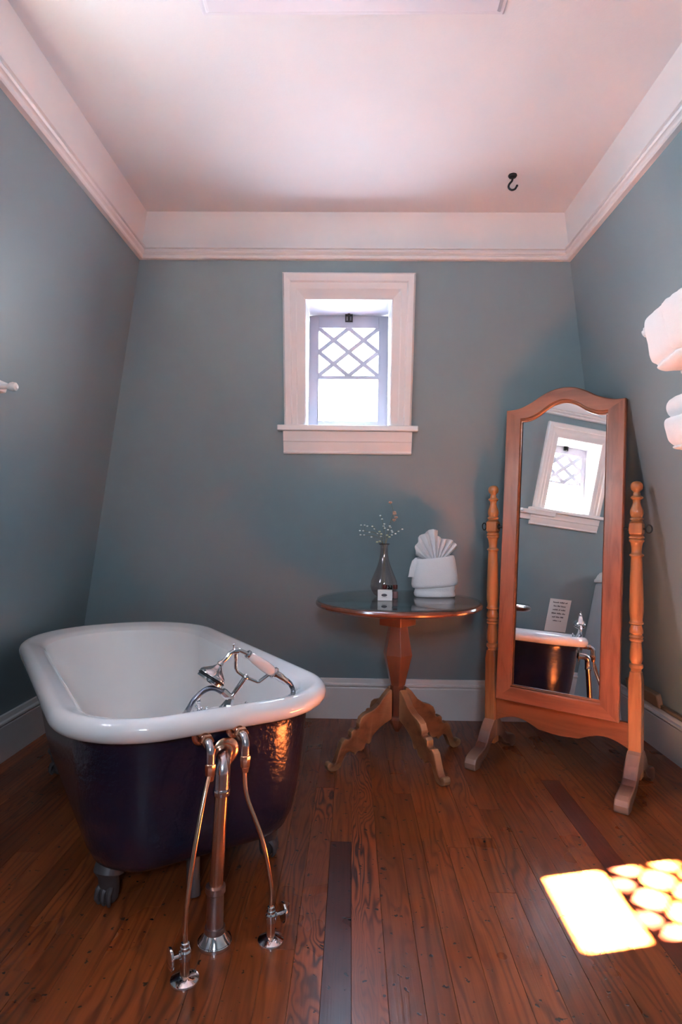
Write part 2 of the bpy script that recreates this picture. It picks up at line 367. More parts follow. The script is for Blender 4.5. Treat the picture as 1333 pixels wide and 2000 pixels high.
# ceiling with shallow hatch recess
hx0, hx1, hy0, hy1 = -.447, .418, .85, 1.748
mb = MB()
X0, X1, Y1 = xl(HC)-.3, xr(HC)+.3, yb(HC)+.3
for (a, b, c_, d) in ((X0, hx0, Y0-.2, Y1), (hx1, X1, Y0-.2, Y1), (hx0, hx1, Y0-.2, hy0), (hx0, hx1, hy1, Y1)):
    mb.box((a, c_, HC), (b, d, HC+.12))
ceil_ = struct(mb.build('ceiling', CEIL, smooth=False), 'white ceiling with a shallow hatch')
def rect(i, z): return [(hx0+i, hy0+i, z), (hx1-i, hy0+i, z), (hx1-i, hy1-i, z), (hx0+i, hy1-i, z)]
MB().rings([rect(-.006, HC+.02), rect(-.006, HC-.003), rect(-.002, HC-.006), rect(.006, HC-.006), rect(.010, HC-.010), rect(.018, HC-.014)]).build('hatch_panel', paint('hatch_paint', (.66, .66, .72), .5), ceil_, smooth=False)

# floor: base slab and single boards
floor = struct(MB().box((XL-.3, Y0-.2, -.12), (XR+.3, YB+.3, -.022)).build('floor', GAP, smooth=False), 'worn reddish-brown wooden board floor')
edges = [-.545, -.462, -.380, -.297, -.214, -.137, -.061, .012, .099, .185, .260, .345, .432, .515, .600, .683, .765, .845, .925, 1.008, 1.09, 1.175]
while edges[0] > XL: edges.insert(0, edges[0]-random.choice((.078, .083, .087)))
while edges[-1] < XR: edges.append(edges[-1]+random.choice((.078, .083, .087)))
def board_mesh(wd, ln):
    g = .0003; c = .0006; x0, x1, y0, y1 = g, wd-g, g, ln-g; m = MB()
    lo = [(x0, y0, -.02), (x1, y0, -.02), (x1, y1, -.02), (x0, y1, -.02)]
    mi = [(x0, y0, -c), (x1, y0, -c), (x1, y1, -c), (x0, y1, -c)]
    hi = [(x0+c, y0+c, 0), (x1-c, y0+c, 0), (x1-c, y1-c, 0), (x0+c, y1-c, 0)]
    return m.rings([lo, mi, hi])
joints = {-.137: [2.60, .6], -.061: [2.167], .012: [.4, 3.2], .345: [2.144, .2], -.214: [1.62], .845: [2.72, 1.2]}
nb = 0
for i in range(len(edges)-1):
    x0, x1 = edges[i], edges[i+1]
    js = joints.get(x0)
    if js is None: js = sorted(random.uniform(-.6, 3.2) for _ in range(random.choice((1, 1, 2))))
    js = [Y0-.1]+[j for j in sorted(js)]+[YB+.1]
    for a, b in zip(js[:-1], js[1:]):
        if b-a < .12: continue
        mat = FLOOR
        if x0 == -.061 and b < 2.3: mat = DARKB
        elif x0 == .845 and a > 1 and b < 2.9: mat = DARKB
        elif x0 in (.012,) and b < 3.3: mat = FLAME
        elif x0 in (-.137, ) and b < 2.7: mat = FLAME
        o = board_mesh(x1-x0, b-a).build('floor_board', mat, floor, smooth=False, loc=(x0, a, random.uniform(-.0006, 0)))
        nb += 1

# swept trim on the leaning walls with mitred inside corners
def trim(name, side, prof, label, mat=WHITE, parent=None):
    """prof: closed list of (d, z), d = distance in from wall"""
    R0, R1 = [], []
    for d, z in prof:
        if side == 'back': R0.append((xl(z)+d, yb(z)-d, z)); R1.append((xr(z)-d, yb(z)-d, z))
        if side == 'left': R0.append((xl(z)+d, Y0, z)); R1.append((xl(z)+d, yb(z)-d, z))
        if side == 'right': R0.append((xr(z)-d, Y0, z)); R1.append((xr(z)-d, yb(z)-d, z))
    o = MB().rings([R0, R1]).build(name, mat, parent, smooth=True, angle=28)
    return struct(o, label)
RAIL = [(-.005, 2.396), (.020, 2.396), (.024, 2.400), (.024, 2.409), (.018, 2.4125), (.016, 2.4145), (.018, 2.4165), (.028, 2.419), (.031, 2.425), (.028, 2.431), (.020, 2.434), (.020, 2.437), (.030, 2.440), (.030, 2.446), (.012, 2.452), (-.005, 2.452)]
BASE = [(-.01, .0), (.020, .0), (.020, .186), (.018, .190), (.014, .192), (.014, .195), (.022, .198), (.026, .204), (.024, .212), (.015, .218), (.012, .232), (.010, .240), (.004, .243), (-.01, .243)]
for k, sd in enumerate(('back', 'left', 'right')):
    trim('trim_%d' % (k+1), sd, RAIL, 'white picture rail along the %s wall' % sd)
    trim('baseboard_'+sd, sd, BASE, 'tall white baseboard along the %s wall' % sd)
struct(MB().box((xl(0), Y0, 0), (xr(0), Y0+.02, HB)).build('baseboard_front', WHITE, smooth=False), 'white baseboard behind the viewer')

# ------------------------------------------------------------------ windows
def clip(poly, a, b, c_):      # keep a*x+b*y <= c
    out = []
    for i in range(len(poly)):
        p, q = poly[i], poly[(i+1) % len(poly)]; dp = a*p[0]+b*p[1]-c_; dq = a*q[0]+b*q[1]-c_
        if dp <= 0: out.append(p)
        if (dp < 0 < dq) or (dq < 0 < dp):
            t = dp/(dp-dq); out.append((p[0]+(q[0]-p[0])*t, p[1]+(q[1]-p[1])*t))
    return out
def window(name, W, inward, op, sash_at, stile, hw, label):
    """W(s, z) wall point; inward unit vector (horizontal) into the room; sash_at(s, z, d): point on the vertical sash plane, d into the room"""
    root = thing(name, label, 'window'); root['kind'] = 'structure'; del root['category']
    inv = Vector(inward); s0, s1, z0, z1 = op; sc = (s0+s1)/2
    P = lambda s, z, d: tuple(Vector(W(s, z))+inv*d)
    # casing: three mitred boards with a stepped profile
    prof = [(0, -.004), (0, .016), (.006, .019), (.042, .019), (.048, .022), (.070, .022), (.076, .030), (.094, .034), (.103, .034), (.112, .024), (.112, -.004)]
    Lf = [P(s0-a, z0, d) for a, d in prof]; Lt = [P(s0-a, z1+a*1.06, d) for a, d in prof]
    Rt = [P(s1+a, z1+a*1.06, d) for a, d in prof]; Rb = [P(s1+a, z0, d) for a, d in prof]
    for A, B in ((Lf, Lt), (Lt, Rt), (Rt, Rb)): MB().rings([A, B]).build('casing', WHITE, root, angle=25)
    # reveal lining between wall face and sash
    mb = MB()
    def quad(a, b, c_, d): mb.add([a, b, c_, d], [(0, 1, 2, 3)])
    for s, o in ((s0+.0015, -.012), (s1-.0015, .012)):
        pts = [P(s, z0-.02, .004), P(s, z1, .004), sash_at(s, z1, -.05), sash_at(s, z0-.02, -.05)]
        pt2 = [P(s+o, z0-.02, .004), P(s+o, z1+.0, .004), sash_at(s+o, z1, -.05), sash_at(s+o, z0-.02, -.05)]
        mb.rings([pts, pt2])
    mb.rings([[P(s0, z1-.0015, .004), P(s1, z1-.0015, .004), sash_at(s1, z1-.0015, -.05), sash_at(s0, z1-.0015, -.05)], [P(s0, z1+.012, .004), P(s1, z1+.012, .004), sash_at(s1, z1+.012, -.05), sash_at(s0, z1+.012, -.05)]])
    mb.build('jamb_lining', SASH, root, smooth=False)
    # stool and apron
    def sill(sa, sb, za, zb, d0, d1, mat, nm, bev=.004):
        a = [P(sa, za, d0), P(sb, za, d0), P(sb, zb, d0), P(sa, zb, d0)]; b = [P(sa, za, d1), P(sb, za, d1), P(sb, zb, d1), P(sa, zb, d1)]
        return MB().rings([a, b]).build(nm, mat, root, bevel=bev)
    st = MB(); q0 = [P(sc-.360, z0-.008, -.004), P(sc+.360, z0-.008, -.004), P(sc+.360, z0+.020, -.004), P(sc-.360, z0+.020, -.004)]
    q1 = [tuple(Vector(W(p_, z0))+inv*.042+Vector((0, 0, zz))) for p_, zz in ((sc-.360, -.008), (sc+.360, -.008), (sc+.360, .020), (sc-.360, .020))]
    st.rings([q0, q1])
    st.rings([[P(s0+.001, z0-.008, 0), P(s1-.001, z0-.008, 0), P(s1-.001, z0+.020, 0), P(s0+.001, z0+.020, 0)], [sash_at(s0+.001, z0-.008, -.05), sash_at(s1-.001, z0-.008, -.05), sash_at(s1-.001, z0+.020, -.05), sash_at(s0+.001, z0+.020, -.05)]])
    st.build('stool', WHITE, root, bevel=.004)
    ap = [(0, z0-.122), (.016, z0-.122), (.020, z0-.116), (.014, z0-.108), (.016, z0-.098), (.020, z0-.070), (.020, z0-.064), (.024, z0-.058), (.022, z0-.040), (.024, z0-.030), (.024, z0-.009), (0, z0-.009)]
    MB().rings([[P(sc-.331, z, d) for d, z in ap], [P(sc+.331, z, d) for d, z in ap]]).build('apron', WHITE, root, angle=25)
    # sash
    a, b = s0+.004, s1-.004; ga, gb = s0+stile, s1-stile
    zt, zb_ = z1-.006, z0+.012; gt, g2, g1, g0 = zt-.064, 1.896, 1.876, zb_+.045
    mb = MB()
    def bar(sa, sb, za, zb, d=.0, t=.034):
        A = [sash_at(sa, za, d), sash_at(sb, za, d), sash_at(sb, zb, d), sash_at(sa, zb, d)]; B = [sash_at(sa, za, d-t), sash_at(sb, za, d-t), sash_at(sb, zb, d-t), sash_at(sa, zb, d-t)]
        mb.rings([A, B])
    bar(a, ga, zb_, zt); bar(gb, b, zb_, zt); bar(ga, gb, gt, zt); bar(ga, gb, zb_, g0)
    sash = mb.build('sash_frame', SASH, root, bevel=.003)
    mb = MB(); bar(ga, gb, g1, g2, -.002, .028); mb.build('meeting_bar', SASH, sash, bevel=.003)
    # diagonal glazing bars
    Wd, Hd = gb-ga, gt-g2
    Lx = [(-.5, 1), (0, .5), (0, 0)]
    def U(u, v): return (ga+u*Wd, g2+v*Hd)
    lines = [((0, 1), (1, 0)), ((0, .5), (.5, 0)), ((.5, 1), (1, .5)), ((0, 0), (1, 1)), ((.5, 0), (1, .5)), ((0, .5), (.5, 1))]
    for k, (p, q) in enumerate(lines):
        p = U(*p); q = U(*q); dx, dz = q[0]-p[0], q[1]-p[1]; l = math.hypot(dx, dz); nx, nz = -dz/l*hw, dx/l*hw
        A = [(p[0]+nx, p[1]+nz), (q[0]+nx, q[1]+nz), (q[0]-nx, q[1]-nz), (p[0]-nx, p[1]-nz)]
        MB().rings([[sash_at(s, z, -.006-.001*(k > 2)) for s, z in A], [sash_at(s, z, -.024-.001*(k > 2)) for s, z in A]]).build('glazing_bar', SASH, sash, smooth=False)
    # panes
    def pane(poly):
        m = MB(); m.add([sash_at(s, z, -.016) for s, z in poly], [tuple(range(len(poly)))]); return m.build('pane', CLEAR, sash, smooth=False)
    pane([(ga, g0), (gb, g0), (gb, g1), (ga, g1)])
    for i in range(-1, 6):
        for j in range(-1, 6):
            if (i+j) % 2 == 0: continue
            cx, cz = i*.25, j*.25
            poly = [(cx-.25, cz), (cx, cz-.25), (cx+.25, cz), (cx, cz+.25)]
            for a_, b_, c_ in ((-1, 0, 0), (1, 0, 1), (0, -1, 0), (0, 1, 1)): poly = clip(poly, a_, b_, c_)
            if len(poly) > 2: pane([U(u, v) for u, v in poly])
    # latch at the head of the sash
    m = MB(); c0 = Vector(sash_at(sc, zt+.002, .004)); sdir = (Vector(sash_at(sc+1, zt, 0))-Vector(sash_at(sc, zt, 0)))
    def lb(u0, u1, v0, v1, d0, d1):
        q = [c0+sdir*u+Vector((0, 0, v))+inv*d for u, v, d in ((u0, v0, d0), (u1, v0, d0), (u1, v1, d0), (u0, v1, d0))]
        r = [c0+sdir*u+Vector((0, 0, v))+inv*d for u, v, d in ((u0, v0, d1), (u1, v0, d1), (u1, v1, d1), (u0, v1, d1))]
        m.rings([q, r])
    lb(-.020, .020, -.036, -.030, -.004, .006); lb(-.020, -.013, -.034, .0, -.004, .010); lb(.013, .020, -.034, .0, -.004, .010); lb(-.006, .006, -.034, .012, .0, .016); lb(-.02, .02, -.006, .002, -.003, .012)
    m.sphere(tuple(c0+inv*.014+Vector((0, 0, .004))), .008)
    m.build('latch', BLACK, sash, bevel=.001)
    return root
window('window_1', WBK, (0, -1, 0), OB, lambda s, z, d: (s, 3.19-d, z), .055, .0105, 'small white lattice-topped window in the back wall')
window('window_2', WLF, (1, 0, 0), OL, lambda s, z, d: (-1.29+d, s, z), .045, .0155, 'small white window in the left wall, seen in the mirror')
# plain window behind the viewer
w3 = thing('window_3', 'plain white window behind the viewer', 'window'); w3['kind'] = 'structure'; del w3['category']
m = MB(); a, b, c_, d = OFR
for (p, q) in (((a-.1, c_-.1), (a, d+.1)), ((b, c_-.1), (b+.1, d+.1)), ((a, d), (b, d+.1)), ((a, c_-.1), (b, c_))): m.box((p[0], Y0-.01, p[1]), (q[0], Y0+.025, q[1]))
m.build('casing', WHITE, w3, bevel=.004)
m = MB()
for (p, q) in (((a, c_), (a+.04, d)), ((b-.04, c_), (b, d)), ((a, d-.04), (b, d)), ((a, c_), (b, c_+.04)), ((a, 1.86), (b, 1.88))): m.box((p[0], Y0-.09, p[1]), (q[0], Y0-.05, q[1]))
m.build('sash_frame', SASH, w3, bevel=.003)
MB().box((a, Y0-.072, c_), (b, Y0-.068, d)).build('pane', CLEAR, w3, smooth=False)

# ------------------------------------------------------------------ bathtub
TC = Vector((-.783, 2.392, 0)); TA = .574
tub = thing('clawfoot_bathtub', 'roll-top clawfoot bathtub, white inside and glossy navy outside', 'bathtub', TC, TA)
def outline(d, z, n=14, ext=0, yn=0, yf=0):
    Wd, Ld = .861/2-d, 1.657/2-d; R = []
    rn, rf = max(.279-d, .06), max(.383-d*.6, .10); rn = min(rn, Wd-.01); rf = min(rf, Wd-.005)
    y0, y1 = -Ld+yn, Ld-yf
    for sx_, yc, r, a0 in ((1, y1, rf, 0), (-1, y1, rf, 90), (-1, y0, rn, 180), (1, y0, rn, 270)):
        for k in range(n):
            t = math.radians(a0+90*k/(n-1)); sy_ = 1 if yc > 0 else -1
            R.append((sx_*(Wd-r)+r*math.cos(t), yc-sy_*r+r*math.sin(t), z))
    return R
rt = .032; zc = .600-rt
ring = []
for k in range(-8, 11):
    t = math.radians(k*11.2); ring.append((rt-rt*math.cos(t), zc+rt*math.sin(t)))
ring.append((.072, .590)); ring.append((.086, .583)); ring.append((.096, .570))
MB().rings([outline(d, z) for d, z in ring], False, False).build('rolled_rim', ENAMEL, tub, angle=60)
inn = [(.096, .570), (.101, .55), (.110, .45), (.120, .35), (.133, .26), (.152, .20), (.185, .165), (.23, .150), (.30, .146), (.36, .145)]
MB().rings([outline(d, z, yf=max(0, (.55-z))*.35) for d, z in inn], False, True).build('basin', ENAMEL, tub, angle=60)
outp = [(.030, .548), (.052, .545), (.060, .535), (.064, .50), (.072, .42), (.082, .33), (.094, .25), (.108, .19), (.128, .150), (.160, .128), (.21, .118), (.30, .112), (.36, .110)]
MB().rings([outline(d, z, yf=max(0, (.55-z))*.32) for d, z in outp], False, True).build('outer_shell', NAVY, tub, angle=60)
def claw(x, y, ang):
    M = Matrix.Translation((x, y, 0)) @ Matrix.Rotation(ang, 4, 'Z')
    m = MB(); pth = spline([(-.05, 0, .17), (-.005, 0, .135), (.028, 0, .095), (.022, 0, .055), (.020, 0, .028)], 5)
    rr = [.030+.014*math.sin(PI*min(1, k/ (len(pth)-1)*1.1)) if k < len(pth)*.5 else .030-.010*(k/len(pth)-.5) for k in range(len(pth))]
    m.tube([M @ p for p in pth], rr, 12)
    m.sphere(tuple(M @ Vector((.020, 0, .024))), .024)
    for j in (-1, 0, 1):
        q = spline([(.026, j*.014, .062), (.046, j*.020, .046), (.050, j*.022, .022), (.042, j*.018, .006)], 4)
        m.tube([M @ p for p in q], [.010]*5+[.008]*4+[.006]*3+[.004], 7)
    return m.build('claw_foot', PLATE2, tub)
PLATE2 = principled('tarnished_foot_metal', (.13, .11, .11), .5, .6)[0]
claw(-.235, -.535, math.radians(215)); claw(.235, -.535, math.radians(-35)); claw(-.24, .50, math.radians(145)); claw(.24, .50, math.radians(35))
MB().tube([(-.02, -.60, .13), (-.03, -.63, .06), (-.03, -.64, .002)], .020, 14).build('tail_pipe', PLATE2, tub)

# ------------------------------------------------------------------ plumbing at the near end of the tub
def TW(x, y, z=0): c_, s_ = math.cos(TA), math.sin(TA); return (TC.x+x*c_-y*s_, TC.y+x*s_+y*c_, z)
def escut(m, c_, r, h): m.lathe([(r, 0), (r, .003), (r*.96, .006), (r*.8, h*.55), (r*.45, h*.9), (r*.25, h)], c_, 28)
drain = thing('drain_pipe', 'thick copper waste pipe rising to bathtub overflow, wide base ring', 'pipe', TW(-.050, -.872), TA)
px_, py_ = .026, .030                          # the riser leans a little towards the tub
fx, fy = .060, .097                            # where the pipe meets the tub wall, seen from its base
fl_ = math.hypot(fx-px_, fy-py_); ux, uy = (fx-px_)/fl_, (fy-py_)/fl_
el = [(px_-.003, py_-.003, .385), (px_-.001, py_-.001, .415)]+[(px_+ux*(.034-.034*math.cos(math.radians(t))), py_+uy*(.034-.034*math.cos(math.radians(t))), .434+.034*math.sin(math.radians(t))) for t in range(0, 91, 9)]+[(fx, fy, .468)]
MB().tube(el, .0215, 20).build('elbow', principled('brushed_nickel', (.66, .62, .64), .22, 1.0)[0], drain)
MB().lathe([(.039, 0), (.040, .003), (.036, .006), (.026, .008), (.022, .008)], (fx, fy, .468), 32, Matrix.Rotation(PI/2, 4, 'X')).build('wall_flange', ROSE, drain)
MB().tube([(px_-.002, py_-.002, .395), (0, 0, .13)], .0185, 20).build('riser', COPPER, drain)
m = MB(); m.lathe([(.0222, -.009), (.0232, -.006), (.0232, .006), (.0222, .009)], (px_-.003, py_-.003, .388), 24)
m.build('collar', CHROME, drain)
m = MB(); m.lathe([(.0215, .035), (.0225, .045), (.0225, .135), (.0265, .139), (.0270, .150), (.0265, .155), (.021, .156)], n=24); m.lathe([(.0265, .030), (.0275, .034), (.0275, .045), (.0265, .049)], n=24)
m.build('coupling', PLATE, drain)
m = MB(); m.lathe([(.044, 0), (.044, .010), (.042, .014), (.034, .022), (.028, .034), (.024, .037)], n=30); m.lathe([(.044, .009), (.0455, .011), (.044, .013)], n=30)
m.build('base_ring', IRON2 if 'IRON2' in globals() else CHROME, drain)
def supply(side, base, top, path, label, wheel):
    root = thing('supply_pipe', label, 'pipe', TW(*base), TA, 'supply pipes of the bathtub')
    bx, by = base; L_ = lambda p: (p[0]-bx, p[1]-by, p[2])
    m = MB(); escut(m, (0, 0, 0), .036, .016); m.build('floor_escutcheon', CHROME, root)
    MB().lathe([(.0115, .012), (.0115, .055)], n=16).build('stub', COPPER, root)
    m = MB(); m.lathe([(.014, .052), (.015, .056), (.015, .072), (.012, .076), (.012, .082), (.010, .084), (.010, .092), (.007, .094)], n=16)
    sgn = wheel
    m.tube([(0, 0, .065), (sgn*.016, 0, .065)], .009, 12); m.tube([(sgn*.014, 0, .065), (sgn*.034, 0, .065)], .005, 10)
    m.build('valve_body', CHROME, root)
    MB().lathe([(.004, -.004), (.016, -.005), (.023, -.003), (.024, 0), (.023, .003), (.016, .004), (.004, .006)], (sgn*.036, 0, .065), 20, Matrix.Rotation(PI/2, 4, 'Y') @ Matrix.Scale(1.15, 4, (1, 0, 0))).build('handwheel', CHROME, root)
    MB().tube([L_(p) for p in spline(path, 8)], .0062, 12).build('riser', ROSE, root)
    tx, ty, tz = L_(top)
    # elbow from the tub wall down to the riser
    m = MB(); e_ = [(tx, ty+.082, tz+.03), (tx, ty+.03, tz+.03)]+[(tx, ty+.026-.026*math.sin(math.radians(t)), tz+.004+.026*math.cos(math.radians(t))) for t in range(10, 91, 10)]+[(tx, ty, tz-.025)]
    m.tube(e_, .0115, 14); m.build('elbow', principled('satin_nickel', (.66, .62, .64), .2, 1.0)[0], root)
    m = MB(); m.lathe([(.012, -.052), (.0135, -.050), (.0135, -.038), (.0145, -.036), (.0145, -.022), (.012, -.020)], (tx, ty, tz), 8)
    m.lathe([(.009, -.066), (.012, -.052)], (tx, ty, tz), 14)
    m.build('union_nut', ROSE, root)
    m = MB(); m.lathe([(.017, 0), (.019, .003), (.019, .012), (.017, .015)], (tx, ty+.034, tz+.03), 6, Matrix.Rotation(PI/2, 4, 'X') )
    m.build('lock_nut', ROSE, root)
    m = MB(); m.lathe([(.026, -.004), (.027, .001), (.022, .006), (.012, .008)], (tx, ty+.078, tz+.03), 24, Matrix.Rotation(PI/2, 4, 'X')); m.lathe([(.0165, 0), (.0165, .026)], (tx, ty+.070, tz+.03), 18, Matrix.Rotation(PI/2, 4, 'X')); m.build('wall_flange', COPPER, root)
    return root
supply(-1, (-.158, -.957), (-.068, -.868, .500), [(-.158, -.957, .085), (-.157, -.956, .16), (-.130, -.930, .29), (-.092, -.893, .41), (-.069, -.869, .455)], 'left copper supply pipe leaning to its round floor valve', -1)
supply(1, (.083, -.937), (.030, -.872, .505), [(.083, -.937, .085), (.082, -.936, .15), (.060, -.925, .27), (.032, -.888, .37), (.028, -.876, .42), (.030, -.872, .458)], 'right copper supply pipe curving down to its wheel valve', 1)

# ------------------------------------------------------------------ telephone shower on the tub
sh = thing('hand_shower', 'chrome telephone-style hand shower with white porcelain handle on its cradle', 'shower', TC, TA)
YP = -.775
def V(x, z, y=YP): return Vector((x, y, z))
neck = spline([V(-.018, .712), V(-.004, .722), V(.010, .733), V(.020, .744), V(.032, .750), V(.046, .751), V(.062, .744), V(.080, .733)], 5)
MB().tube(neck, .0062, 12).build('neck', CHROME, sh)
ax_ = (V(-.028, .688)-V(-.004, .722)).normalized()
def along(axis, org):
    q = Vector(axis).to_track_quat('Z', 'X').to_matrix().to_4x4(); return Matrix.Translation(org) @ q
Mh = along(ax_, V(-.006, .722))
m = MB(); m.lathe([(.006, -.002), (.009, .002), (.010, .007), (.008, .010), (.011, .014), (.016, .020), (.026, .028), (.036, .036), (.040, .041), (.041, .046), (.038, .048), (.038, .052), (.040, .054), (.040, .060), (.034, .063), (.0, .064)], (0, 0, 0), 32, Mh)
shd = m.build('shower_head', CHROME, sh)
m = MB(); m.lathe([(.0385, .048), (.0415, .049), (.0415, .0515), (.0385, .0525)], (0, 0, 0), 32, Mh); m.build('dark_gasket', BLACK, shd)
hd = (V(.158, .674)-V(.080, .733)).normalized(); Ml = along(hd, V(.082, .7315)); hl = (V(.158, .674)-V(.082, .7315)).length
MB().lathe([(.008, 0), (.0115, .004), (.0135, .018), (.0155, .042), (.0165, .062), (.0160, .082), (.0135, hl-.004), (.009, hl)], (0, 0, 0), 24, Ml).build('handle', PORC, sh)
MB().lathe([(.010, -.012), (.0125, -.010), (.0125, -.004), (.010, -.002)], (0, 0, 0), 20, Ml).build('ferrule', CHROME, sh)
m = MB()
m.lathe([(.012, hl), (.0155, hl+.003), (.0155, hl+.009), (.012, hl+.011), (.0125, hl+.014), (.0125, hl+.034), (.0105, hl+.040), (.0105, hl+.054), (.008, hl+.056)], (0, 0, 0), 20, Ml); m.build('ferrule', CHROME, sh)
def hose(pts, nm):
    P = spline(pts, 16); n = len(P)
    Q = []; R = []
    for i in range(n-1):
        for k in range(3):
            Q.append(P[i].lerp(P[i+1], k/3)); R.append(.0078 if (i*3+k) % 2 else .0066)
    return MB().tube(Q, R, 12).build(nm, HOSE, sh, angle=20)
hose([V(.202, .645), V(.218, .628), V(.224, .600), V(.222, .55, -.70), V(.19, .44, -.60), V(.10, .33, -.52)], 'hose')
hose([V(-.001, .637), V(-.020, .649), V(-.040, .653), V(-.062, .645), V(-.086, .625), V(-.103, .598), V(-.112, .56, -.74), V(-.10, .44, -.64), V(0., .34, -.55), V(.10, .33, -.52)], 'hose')
# cradle
MB().tube([V(.038, .742), V(.038, .735), V(.038, .700), V(.042, .690), V(.066, .672), V(.106, .652), V(.112, .652), V(.140, .668), V(.150, .6725), V(.165, .676)], [.006, .0055]+[.0048]*8, 10).build('cradle', CHROME, sh)
m = MB(); m.lathe([(.008, -.008), (.0095, -.006), (.0095, .006), (.008, .008)], (.038, YP, .750), 16, Matrix.Rotation(PI/2, 4, 'Y')); m.tube([V(.031, .752), V(.031, .768)], .0022, 8); m.sphere(V(.031, .768), .0035)
m.build('cradle_ring', CHROME, sh)
M2 = along(hd, V(.160, .6725)); m = MB(); m.lathe([(.0155, -.004), (.018, -.002), (.018, .003), (.0155, .005)], (0, 0, 0), 20, M2)
m.build('cradle_ring', CHROME, sh)
m = MB(); m.tube([V(.069, .672), V(.060, .660), V(.036, .624, -.768), V(.012, .585, -.748), V(.0, .560, -.720)], [.0085, .0075, .0075, .0095, .0095], 14); m.sphere(V(.068, .670), .010)
m.build('stem', CHROME, sh)
m = MB(); m.tube([V(.026, .612), V(.004, .634), V(-.002, .640)], [.011, .012, .010], 8); m.tube([V(.022, .616), V(.012, .580)], .013, 8); m.build('diverter_nut', CHROME, sh)
m = MB(); m.tube([V(.003, .572, -.735), V(.002, .55, -.715), V(0, .50, -.695), V(0, .46, -.685)], [.016, .02, .022, .022], 16)
m.tube([V(-.07, .47, -.690), V(.07, .47, -.690)], .019, 16)
for s_ in (-1, 1):
    m.tube([V(s_*.062, .47, -.690), V(s_*.062, .53, -.700)], .014, 12)
m.tube([V(0, .47, -.69), V(0, .45, -.65), V(0, .41, -.635)], .016, 14)
m.build('mixer_body', CHROME, sh)
MB().sphere(V(-.004, .570, -.735), .03, 20, 10, (1.3, .8, .5)).build('porcelain_index', PORC, sh)
m = MB()
c0 = V(-.052, .582, -.735)
for t in range(4):
    a_ = t*PI/2+.3; q = c0+Vector((math.cos(a_)*.021, math.sin(a_)*.012, math.sin(a_)*.008)); m.tube([c0, q], .004, 8); m.sphere(q, .0058)
m.sphere(c0, .010); m.tube([c0, V(-.062, .50, -.70)], .008, 10); m.tube([c0, V(-.058, .606, -.735)], .005, 8); m.sphere(V(-.058, .609, -.735), .0075)
m.build('cross_handle', CHROME, sh)
m = MB(); m.sphere(V(.090, .580, -.735), .0065); m.tube([V(.090, .580, -.735), V(.07, .55, -.715), V(.062, .50, -.70)], .005, 8); m.build('cross_handle', CHROME, sh)

# ------------------------------------------------------------------ pedestal table
TX, TY, TH, TR = .228, 2.940, .7594, .391
tb = thing('pedestal_table', 'round dark wooden pedestal table with glass top and scrolled legs', 'table', (TX, TY, 0))
m = MB(); e_ = [(0, TH-.040), (TR-.03, TH-.040), (TR-.010, TH-.036), (TR+.003, TH-.028), (TR+.006, TH-.020), (TR+.003, TH-.012), (TR-.006, TH-.007), (0, TH-.007)]
m.lathe(e_, n=96); m.build('tabletop', wood('tabletop_edge', (.17, .05, .024), (.09, .026, .014), 'X', .8, .22, .5), tb)
MB().lathe([(0, TH-.0069), (TR-.010, TH-.0069), (TR-.010, TH-.0066), (0, TH-.0066)], n=64).build('polished_surface', TABW, tb)
MB().lathe([(0, TH-.0062), (TR-.004, TH-.0065), (TR-.001, TH-.005), (TR-.001, TH-.0015), (TR-.003, TH), (0, TH)], n=96).build('glass_top', TOPGLASS, tb)
m = MB(); A_ = math.radians(14); m.box((-.064, -.064, .634), (.062, .062, TH-.0405), Matrix.Rotation(math.radians(-40), 4, 'Z')); m.build('top_block', TABC, tb, bevel=.003)
m = MB(); m.lathe([(.047, .634), (.073, .497), (.042, .370), (.038, .350)], n=6, a0=math.radians(-90+8)); m.build('column', TABC, tb, smooth=False, bevel=.002)
m = MB(); m.lathe([(.035, .36), (.035, .208), (.046, .202), (.048, .190), (.038, .175), (.028, .158), (.018, .140), (.012, .128)], n=8, a0=math.radians(-90+8)); m.build('column_foot', TABC, tb, smooth=False, bevel=.0015)
leg = [(.040, .332), (.052, .336), (.080, .312), (.115, .272), (.150, .250), (.190, .238), (.214, .222), (.226, .196), (.226, .176), (.238, .170), (.256, .176), (.268, .164), (.270, .140), (.283, .133), (.302, .138), (.318, .122), (.330, .092), (.342, .060), (.352, .036), (.362, .032), (.374, .042), (.388, .040), (.395, .026), (.388, .010), (.370, .001), (.345, .001), (.326, .012), (.312, .040), (.296, .070), (.276, .078), (.256, .066), (.246, .056), (.232, .072), (.212, .070), (.196, .080), (.186, .102), (.170, .094), (.158, .104), (.150, .128), (.138, .140), (.112, .160), (.082, .178), (.050, .190), (.040, .196)]
for ang in (-152, -59, 29, 121):
    M = Matrix.Rotation(math.radians(ang), 4, 'Z'); m = MB(); m.plate([(a_*.955, b_) for a_, b_ in leg], .036, M); m.build('leg', TABL, tb, smooth=False, bevel=.005, seg=2)

